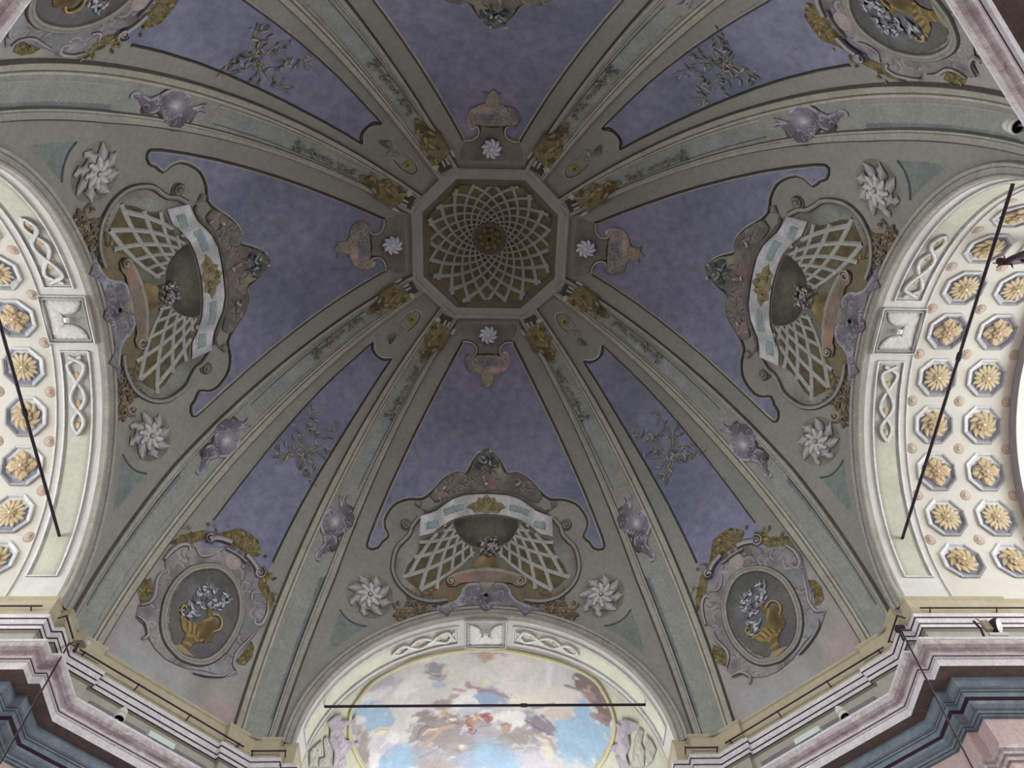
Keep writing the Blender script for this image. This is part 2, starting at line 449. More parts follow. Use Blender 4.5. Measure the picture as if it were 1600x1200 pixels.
# ------------------------------------------------ end walls of the arms with their windows
wn = 0
for side, k in SIDES:
    wn += 1
    Y = APO2 + ARM
    ang = np.radians(np.linspace(0, 180, 37))
    arc = np.stack([RB * np.cos(ang), HC + RISE * np.sin(ang)], 1)
    W2, ZB, ZT = 1.7, 4.8, 8.4
    wa = np.radians(np.linspace(0, 180, 17)); win = np.stack([W2 * np.cos(wa), ZT + .9 * np.sin(wa)], 1)
    outer = np.concatenate([[(RB, FLOOR)], arc, [(-RB, FLOOR)]]); inner = np.concatenate([[(W2, ZB)], win, [(-W2, ZB)]])
    pts = [Vector(p) for p in np.concatenate([outer, inner])]
    no, ni = len(outer), len(inner)
    ed = [(i, (i + 1) % no) for i in range(no)] + [(no + i, no + (i + 1) % ni) for i in range(ni)]
    vo, _, fo, *_ = delaunay_2d_cdt(pts, ed, [], 2, 1e-5)
    from_in = []
    for f in fo:
        c = np.mean([vo[i] for i in f], 0)
        inside = abs(c[0]) < W2 and c[1] > ZB and (c[1] < ZT or (c[0] / W2) ** 2 + ((c[1] - ZT) / .9) ** 2 < 1)
        if not inside: from_in.append(list(f))
    V = [(v[0], Y, v[1]) for v in vo]
    link('wall_' + side, mesh_from('wall', V, from_in), M['wall'], kind='structure', rz=k * HP)
    w = link('window_%d' % wn, None, kind='structure', rz=k * HP)
    f = MB(); f.tube([(x, Y, z) for x, z in np.concatenate([inner, inner[:1]])], .06, 6)
    for x in (-.5, .5): f.box((x, Y, (ZB + ZT) / 2), (.05, .06, ZT - ZB))
    for z in np.linspace(ZB, ZT, 6)[1:]: f.box((0, Y, z), (2 * W2, .06, .05))
    f.link('window_frame', M['wall'], w)
    link('pane', mesh_from('pane', [(x, Y + .06, z) for x, z in inner], [list(range(ni))]), M['glassglow'][side], w)

# ---------------------------------------------------------------- outlines of the painted ornaments (metres on the vault surface)
OUT = {
    'panel_left_half': [(-1.932, 3.402), (-1.793, 3.443), (-1.735, 3.547), (-1.638, 3.657), (-1.697, 3.766), (-1.72, 3.908), (-1.65, 4.079), (-1.525, 4.232), (-1.313, 4.329), (-1.097, 4.356), (-0.938, 4.491), (-0.786, 4.668), (-0.627, 4.792), (-0.48, 4.843), (-0.361, 4.821), (-0.274, 4.978), (-0.157, 5.135), (0.0, 5.207), (0.0, 6.778), (-0.11, 6.763), (-0.222, 6.767), (-0.195, 6.814), (-0.203, 6.888), (-0.238, 6.941), (-0.294, 6.977), (-0.364, 6.989), (-0.441, 6.982), (-0.46, 6.93), (-0.82, 6.26), (-1.25, 5.4), (-1.65, 4.45), (-1.925, 3.6)],
    'panel_low': [(-1.932, 3.402), (-1.793, 3.443), (-1.735, 3.547), (-1.638, 3.657), (-1.697, 3.766), (-1.72, 3.908), (-1.65, 4.079), (-1.525, 4.232), (-1.313, 4.329), (-1.097, 4.356), (-0.938, 4.491), (-0.786, 4.668), (-0.627, 4.792), (-0.48, 4.843), (-0.361, 4.821), (-0.274, 4.978), (-0.157, 5.135), (0.0, 5.207)],
    'panel_top': [(0.0, 6.778), (-0.11, 6.763), (-0.222, 6.767), (-0.195, 6.814), (-0.203, 6.888), (-0.238, 6.941), (-0.294, 6.977), (-0.364, 6.989), (-0.441, 6.982)],
    'panel_edge': [(-0.46, 6.93), (-0.82, 6.26), (-1.25, 5.4), (-1.65, 4.45), (-1.925, 3.6)],
    'niche': {'lattice': [(-1.126, 3.663), (-0.89, 3.787), (-0.734, 3.842), (-0.723, 3.956), (-0.594, 4.007), (-0.543, 3.911), (-0.444, 3.748), (-0.342, 3.653), (-0.198, 3.587), (-0.211, 3.446), (-0.407, 3.299), (-0.503, 3.181), (-0.641, 3.117), (-0.706, 2.972), (-0.853, 2.82), (-1.1, 2.836), (-1.372, 3.024), (-1.288, 3.247), (-1.185, 3.402), (-1.135, 3.535)], 'oval': [(0.0, 4.126), (-0.233, 4.114), (-0.436, 4.078), (-0.545, 4.03), (-0.534, 3.912), (-0.465, 3.789), (-0.357, 3.689), (-0.199, 3.621), (0.0, 3.604), (0.199, 3.621), (0.357, 3.689), (0.465, 3.789), (0.534, 3.912), (0.545, 4.03), (0.436, 4.078), (0.233, 4.114)], 'band': [(0.0, 4.486), (-0.179, 4.484), (-0.385, 4.46), (-0.588, 4.382), (-0.746, 4.264), (-0.845, 4.177), (-0.959, 4.118), (-1.121, 4.058), (-1.129, 3.713), (-0.89, 3.801), (-0.765, 3.919), (-0.581, 4.045), (-0.379, 4.111), (-0.175, 4.146), (0.0, 4.154), (0.175, 4.146), (0.379, 4.111), (0.581, 4.045), (0.765, 3.919), (0.89, 3.801), (1.129, 3.713), (1.121, 4.058), (0.959, 4.118), (0.845, 4.177), (0.746, 4.264), (0.588, 4.382), (0.385, 4.46), (0.179, 4.484)], 'teal1': [(-1.04, 3.969), (-0.812, 4.039), (-0.773, 3.918), (-0.892, 3.851), (-1.025, 3.815)], 'teal2': [(-0.744, 4.213), (-0.586, 4.281), (-0.377, 4.331), (-0.374, 4.19), (-0.583, 4.135), (-0.74, 4.05)], 'emblem': [(0.0, 4.481), (-0.075, 4.407), (-0.134, 4.434), (-0.178, 4.349), (-0.265, 4.332), (-0.352, 4.245), (-0.264, 4.228), (-0.205, 4.165), (-0.088, 4.187), (0.0, 4.154), (0.088, 4.187), (0.205, 4.165), (0.264, 4.228), (0.352, 4.245), (0.265, 4.332), (0.178, 4.349), (0.134, 4.434), (0.075, 4.407)], 'topmould': [(0.0, 4.571), (-0.18, 4.56), (-0.386, 4.533), (-0.619, 4.448), (-0.805, 4.304), (-0.975, 4.181), (-1.12, 4.185), (-1.229, 4.242), (-1.197, 4.317), (-1.095, 4.301), (-1.121, 4.213), (-1.045, 4.123), (-0.874, 4.183), (-0.732, 4.299), (-0.56, 4.412), (-0.356, 4.484), (0.0, 4.509), (0.356, 4.484), (0.56, 4.412), (0.732, 4.299), (0.874, 4.183), (1.045, 4.123), (1.121, 4.213), (1.095, 4.301), (1.197, 4.317), (1.229, 4.242), (1.12, 4.185), (0.975, 4.181), (0.805, 4.304), (0.619, 4.448), (0.386, 4.533), (0.18, 4.56)], 'crest': [(0.0, 5.248), (-0.083, 5.206), (-0.157, 5.149), (-0.244, 4.993), (-0.287, 4.865), (-0.361, 4.807), (-0.48, 4.849), (-0.612, 4.807), (-0.771, 4.67), (-0.885, 4.547), (-0.969, 4.413), (-0.878, 4.309), (-0.763, 4.361), (-0.605, 4.457), (-0.386, 4.531), (-0.18, 4.557), (0.0, 4.568), (0.18, 4.557), (0.386, 4.531), (0.605, 4.457), (0.763, 4.361), (0.878, 4.309), (0.969, 4.413), (0.885, 4.547), (0.771, 4.67), (0.612, 4.807), (0.48, 4.849), (0.361, 4.807), (0.287, 4.865), (0.244, 4.993), (0.157, 5.149), (0.083, 5.206)], 'frame': [(-1.142, 4.028), (-1.25, 3.873), (-1.286, 3.741), (-1.365, 3.631), (-1.47, 3.503), (-1.52, 3.325), (-1.524, 3.127), (-1.448, 2.943), (-1.317, 2.808), (-1.134, 2.706), (-0.874, 2.678), (-0.629, 2.726)], 'knob': [(-1.35, 3.888)], 'shelf': [(0.0, 3.274), (-0.223, 3.249), (-0.447, 3.184), (-0.627, 3.104), (-0.661, 3.017), (-0.608, 2.937), (-0.497, 2.943), (-0.415, 3.003), (-0.164, 3.025), (0.0, 3.032), (0.164, 3.025), (0.415, 3.003), (0.497, 2.943), (0.608, 2.937), (0.661, 3.017), (0.627, 3.104), (0.447, 3.184), (0.223, 3.249)], 'scroll': [(-0.577, 3.031)], 'ball': [(0.0, 3.482), (-0.097, 3.454), (-0.182, 3.376), (-0.223, 3.277), (-0.166, 3.255), (0.0, 3.274), (0.166, 3.255), (0.223, 3.277), (0.182, 3.376), (0.097, 3.454)], 'pedestal': [(0.0, 3.032), (-0.15, 3.025), (-0.094, 2.928), (-0.038, 2.858), (0.0, 2.859), (0.038, 2.858), (0.094, 2.928), (0.15, 3.025)], 'shell': [(0.0, 2.887), (-0.08, 2.9), (-0.094, 2.97), (-0.164, 3.011), (-0.29, 3.0), (-0.38, 2.921), (-0.419, 2.807), (-0.478, 2.721), (-0.586, 2.659), (-0.734, 2.593), (-0.895, 2.537), (-0.987, 2.486), (-0.813, 2.511), (-0.69, 2.499), (-0.62, 2.443), (-0.555, 2.536), (-0.434, 2.611), (-0.27, 2.617), (-0.133, 2.634), (-0.064, 2.579), (0.0, 2.546), (0.064, 2.579), (0.133, 2.634), (0.27, 2.617), (0.434, 2.611), (0.555, 2.536), (0.62, 2.443), (0.69, 2.499), (0.813, 2.511), (0.987, 2.486), (0.895, 2.537), (0.734, 2.593), (0.586, 2.659), (0.478, 2.721), (0.419, 2.807), (0.38, 2.921), (0.29, 3.0), (0.164, 3.011), (0.094, 2.97), (0.08, 2.9)], 'hole': [(-0.004, 2.797)], 'flowers': [(0.036, 3.646)], 'leaf': [(-1.131, 2.651), (-1.293, 2.434), (-0.932, 2.756)], 'bars': [((-0.208, 3.53), (-0.246, 3.484)), ((-0.298, 3.627), (-0.394, 3.545)), ((-0.26, 3.612), (-0.246, 3.484)), ((-0.398, 3.704), (-0.516, 3.632)), ((-0.38, 3.682), (-0.394, 3.545)), ((-0.477, 3.793), (-0.604, 3.742)), ((-0.469, 3.782), (-0.516, 3.632)), ((-0.532, 3.893), (-0.651, 3.867)), ((-0.527, 3.88), (-0.604, 3.742)), ((-0.573, 3.961), (-0.651, 3.867)), ((-0.246, 3.484), (-0.387, 3.346)), ((-0.246, 3.484), (-0.234, 3.435)), ((-0.394, 3.545), (-0.551, 3.435)), ((-0.394, 3.545), (-0.387, 3.346)), ((-0.516, 3.632), (-0.678, 3.554)), ((-0.516, 3.632), (-0.551, 3.435)), ((-0.604, 3.742), (-0.761, 3.695)), ((-0.604, 3.742), (-0.678, 3.554)), ((-0.651, 3.867), (-0.729, 3.858)), ((-0.651, 3.867), (-0.761, 3.695)), ((-0.683, 3.969), (-0.724, 3.925)), ((-0.387, 3.346), (-0.569, 3.19)), ((-0.551, 3.435), (-0.746, 3.315)), ((-0.551, 3.435), (-0.569, 3.19)), ((-0.678, 3.554), (-0.875, 3.472)), ((-0.678, 3.554), (-0.746, 3.315)), ((-0.761, 3.695), (-0.946, 3.653)), ((-0.761, 3.695), (-0.875, 3.472)), ((-0.831, 3.802), (-0.946, 3.653)), ((-0.569, 3.19), (-0.795, 3.024)), ((-0.746, 3.315), (-0.98, 3.192)), ((-0.746, 3.315), (-0.795, 3.024)), ((-0.875, 3.472), (-1.103, 3.396)), ((-0.875, 3.472), (-0.98, 3.192)), ((-0.946, 3.653), (-1.121, 3.628)), ((-0.946, 3.653), (-1.103, 3.396)), ((-0.795, 3.024), (-1.07, 2.843)), ((-0.795, 3.024), (-0.803, 2.882)), ((-0.98, 3.192), (-1.258, 3.065)), ((-0.98, 3.192), (-1.07, 2.843)), ((-1.103, 3.396), (-1.195, 3.372)), ((-1.103, 3.396), (-1.258, 3.065)), ((-1.258, 3.065), (-1.368, 3.026))]},
    'top_flower': [(-0.001, 7.109)],
    'top_crest': [(-0.005, 6.764), (-0.138, 6.776), (-0.222, 6.76), (-0.292, 6.758), (-0.363, 6.809), (-0.404, 6.728), (-0.431, 6.647), (-0.388, 6.53), (-0.318, 6.48), (-0.205, 6.47), (-0.134, 6.432), (-0.105, 6.315), (-0.146, 6.262), (-0.076, 6.277), (-0.004, 6.199), (0.051, 6.278), (0.164, 6.239), (0.093, 6.317), (0.119, 6.422), (0.203, 6.461), (0.315, 6.5), (0.384, 6.604), (0.396, 6.711), (0.352, 6.805), (0.281, 6.846), (0.254, 6.792), (0.241, 6.739), (0.142, 6.779)],
    'teal_corner': [(-2.276, 2.298), (-2.167, 2.189), (-2.016, 2.131), (-1.85, 2.126), (-2.136, 1.842), (-2.399, 1.503), (-2.358, 1.888)],
    'rosette_at': (1.85, 2.63),
    'medallion': {'outer': [(-0.273, 1.998), (-0.101, 2.074), (0.101, 2.05), (0.303, 1.936), (0.446, 1.762), (0.533, 1.501), (0.544, 1.222), (0.503, 0.966), (0.402, 0.722), (0.254, 0.554), (0.049, 0.473), (-0.166, 0.481), (-0.361, 0.576), (-0.497, 0.741), (-0.577, 0.966), (-0.618, 1.198), (-0.607, 1.47), (-0.544, 1.689), (-0.415, 1.875)], 'inner': [(-0.275, 1.906), (-0.086, 1.997), (0.116, 1.972), (0.3, 1.853), (0.421, 1.666), (0.488, 1.445), (0.479, 1.181), (0.431, 0.946), (0.321, 0.738), (0.158, 0.609), (-0.04, 0.568), (-0.237, 0.638), (-0.372, 0.8), (-0.466, 1.017), (-0.519, 1.241), (-0.502, 1.517), (-0.423, 1.748)], 'vase': [(-0.306, 1.036), (-0.28, 1.092), (-0.209, 1.037), (-0.064, 1.07), (0.012, 1.146), (0.04, 1.243), (-0.017, 1.401), (0.05, 1.38), (0.118, 1.294), (0.218, 1.244), (0.241, 1.129), (0.25, 0.956), (0.182, 0.887), (0.08, 0.851), (0.028, 0.749), (0.021, 0.657), (-0.1, 0.649), (-0.118, 0.742), (-0.111, 0.842), (-0.185, 0.874), (-0.249, 0.959)], 'handle': [(0.084, 1.311), (0.176, 1.359), (0.259, 1.309), (0.282, 1.195), (0.211, 1.097)], 'plinth': [(-0.206, 0.596), (-0.11, 0.672), (0.021, 0.645), (0.121, 0.61), (0.005, 0.573), (-0.108, 0.561)], 'cartouche': [(-0.844, 0.832), (-0.758, 0.938), (-0.721, 1.086), (-0.782, 1.293), (-0.824, 1.449), (-0.777, 1.542), (-0.869, 1.686), (-0.859, 1.802), (-0.805, 1.973), (-0.703, 2.109), (-0.575, 2.091), (-0.501, 2.122), (-0.397, 2.219), (-0.25, 2.339), (-0.145, 2.441), (0.003, 2.475), (0.18, 2.459), (0.329, 2.394), (0.428, 2.212), (0.451, 2.09), (0.612, 2.075), (0.764, 2.025), (0.859, 1.817), (0.854, 1.641), (0.81, 1.443), (0.784, 1.232), (0.692, 1.022), (0.704, 0.841), (0.802, 0.789), (0.64, 0.628), (0.372, 0.56), (0.072, 0.419), (-0.17, 0.385), (-0.372, 0.425), (-0.529, 0.518), (-0.663, 0.653), (-0.785, 0.669)], 'scroll1': [(-0.46, 2.328), (-0.354, 2.424), (-0.158, 2.488)], 'scroll2': [(0.138, 2.458), (0.286, 2.42), (0.446, 2.335)], 'disc': [(0.009, 2.242)], 'scap': [(-0.182, 2.339), (0.014, 2.357), (0.19, 2.34)], 'goldtop': [(-0.911, 1.915), (-0.895, 1.996), (-0.845, 2.13), (-0.704, 2.29), (-0.608, 2.397), (-0.398, 2.499), (-0.294, 2.603), (-0.171, 2.771), (0.013, 2.795), (0.194, 2.78), (0.307, 2.66), (0.323, 2.558), (0.18, 2.459), (-0.017, 2.461), (-0.201, 2.444), (-0.451, 2.405), (-0.548, 2.25), (-0.649, 2.107), (-0.784, 1.981)], 'goldright': [(0.428, 2.42), (0.471, 2.497), (0.604, 2.413), (0.638, 2.27), (0.829, 2.149), (0.884, 1.995), (0.857, 1.924), (0.743, 2.039), (0.628, 2.099), (0.534, 2.145)], 'goldleft': [(-0.942, 1.021), (-0.954, 1.222), (-0.889, 1.322), (-0.786, 1.184), (-0.759, 0.994), (-0.817, 0.871)], 'goldlow': [(0.705, 0.962), (0.775, 1.163), (0.795, 1.356), (0.877, 1.304), (0.914, 1.147), (0.86, 0.962), (0.751, 0.915)], 'flowers': [(-0.09, 1.531), (-0.056, 1.692), (-0.198, 1.515), (-0.104, 1.381), (-0.214, 1.398), (-0.221, 1.262), (0.044, 1.547), (0.142, 1.613), (0.142, 1.507), (0.006, 1.416), (-0.144, 1.158), (-0.228, 1.127), (0.161, 1.679), (-0.152, 1.627)]},
    'spray': [[(-0.01, 4.346), (-0.101, 4.254), (-0.175, 4.182), (-0.273, 4.146), (-0.36, 4.118)], [(0.004, 4.326), (-0.131, 4.185), (-0.254, 4.076)], [(-0.03, 4.439), (-0.099, 4.511), (-0.123, 4.586), (-0.222, 4.634), (-0.306, 4.662)], [(-0.054, 4.514), (-0.112, 4.657), (-0.118, 4.793), (-0.088, 4.88)], [(-0.236, 4.905), (-0.257, 5.016), (-0.193, 5.099), (-0.164, 5.185)], [(0.038, 4.367), (0.14, 4.29), (0.228, 4.233), (0.337, 4.145)], [(0.042, 4.339), (0.089, 4.251), (0.138, 4.226)], [(0.05, 4.438), (0.123, 4.556), (0.189, 4.684), (0.248, 4.823)], [(0.105, 4.449), (0.2, 4.583), (0.31, 4.697)], [(0.175, 4.44), (0.275, 4.391), (0.308, 4.323)], [(-0.139, 4.371), (-0.2, 4.433), (-0.228, 4.536)], [(0.204, 4.837), (0.236, 4.989), (0.257, 5.132)], [(0.263, 4.182), (0.278, 4.116), (0.418, 4.189)]],
    'shell': [(-0.134, 4.201), (-0.075, 4.14), (-0.06, 4.191), (0.015, 4.314), (-0.007, 4.205), (-0.004, 4.137), (0.048, 4.091), (0.137, 4.04), (0.178, 3.954), (0.247, 3.885), (0.256, 3.72), (0.215, 3.644), (0.137, 3.556), (0.1, 3.503), (0.138, 3.42), (0.13, 3.281), (0.052, 3.199), (-0.0, 3.134), (0.018, 3.062), (0.011, 3.004), (-0.029, 2.998), (-0.078, 3.052), (-0.078, 3.146), (-0.053, 3.229), (-0.048, 3.34), (-0.093, 3.437), (-0.148, 3.497), (-0.196, 3.599), (-0.202, 3.761), (-0.165, 3.9), (-0.102, 3.943), (-0.038, 3.925), (-0.054, 4.027), (-0.094, 4.115)],
    'shell_ops': [('b', (-0.02, 3.754), (5.977, 2.177, 2.491, -4.826), 'light', 0.9, 0.9), ('b', (0.168, 3.854), (11.185, 3.834, 1.336, -5.164), 'dark', 0.8, 0.6), ('b', (0.023, 3.541), (7.676, 2.651, 8.323, -18.217), 'dark', 0.8, 0.6), ('s', [(-0.096, 3.476), (-0.184, 3.581), (-0.198, 3.751), (-0.152, 3.896)], 0.0285, 'hi', 0.6, 0.9), ('s', [(-0.085, 4.135), (-0.026, 4.014)], 0.0208, 'hi', 0.6, 0.9), ('s', [(0.012, 4.305), (-0.046, 4.185), (-0.026, 4.042)], 0.0185, 'hi', 0.6, 0.9), ('s', [(0.039, 3.493), (0.099, 3.476), (0.139, 3.366)], 0.016, 'hi', 0.6, 0.9), ('s', [(-0.054, 3.419), (-0.013, 3.332), (-0.04, 3.222), (-0.07, 3.124), (-0.052, 3.039), (0.003, 3.028), (0.005, 3.069)], 0.0241, 'hi', 0.7, 0.8), ('b', (0.115, 3.701), (30.373, 10.353, 7.97, -24.197), 'hole', 0.5, 0.9), ('b', (-0.101, 3.853), (34.038, 12.916, 28.366, -45.028), 'hole', 0.5, 0.9), ('s', [(0.089, 3.568), (0.151, 3.643), (0.224, 3.687)], 0.0257, 'hi', 0.7, 0.6), ('b', (0.067, 3.313), (19.87, 0.79, -0.765, -11.365), 'dark', 0.9, 0.6)],
    'goldleaf': [(-0.09, 7.586), (-0.045, 7.658), (0.054, 7.567), (0.128, 7.616), (0.184, 7.524), (0.171, 7.339), (0.192, 7.226), (0.107, 7.126), (0.093, 6.98), (0.028, 6.85), (-0.002, 6.897), (-0.015, 7.042), (-0.019, 7.108), (-0.049, 7.207), (-0.115, 7.273), (-0.084, 7.391), (-0.11, 7.496)],
    'dentils': [[(-0.133, 7.644), (-0.106, 7.721), (-0.042, 7.678), (-0.061, 7.609)], [(0.007, 7.623), (0.002, 7.729), (0.03, 7.73), (0.039, 7.628)], [(0.061, 7.625), (0.058, 7.731), (0.091, 7.736), (0.093, 7.629)], [(0.171, 7.553), (0.175, 7.664), (0.209, 7.667), (0.211, 7.54)]],
    'capshade': [(-0.143, 7.853), (-0.06, 7.793), (0.159, 7.818), (0.182, 7.65), (0.138, 7.623), (-0.032, 7.631), (-0.11, 7.625), (-0.13, 7.74)],
    'garland': [(0.056, 5.724), (0.075, 6.017), (0.082, 6.42), (0.035, 6.758)],
    'teal_rib': [(-0.012, 0.297), (0.159, 0.319), (-0.029, 2.894), (0.083, 4.478), (-0.008, 4.318), (0.045, 5.72)],
    'fresco_left': [(3.934, 0.66), (4.32, 0.659), (4.832, 0.65), (5.253, 0.641), (5.672, 0.663), (5.951, 0.682), (6.151, 0.751), (6.31, 0.838), (6.451, 0.933), (6.497, 1.138), (6.52, 1.394), (6.443, 1.81), (6.269, 2.427)],
    'fresco_right': [(4.002, 0.661), (3.656, 0.664), (3.138, 0.681), (2.665, 0.663), (2.326, 0.664), (2.109, 0.699), (1.922, 0.835), (1.771, 1.018), (1.667, 1.208), (1.648, 1.474), (1.698, 1.868), (1.898, 2.57)],
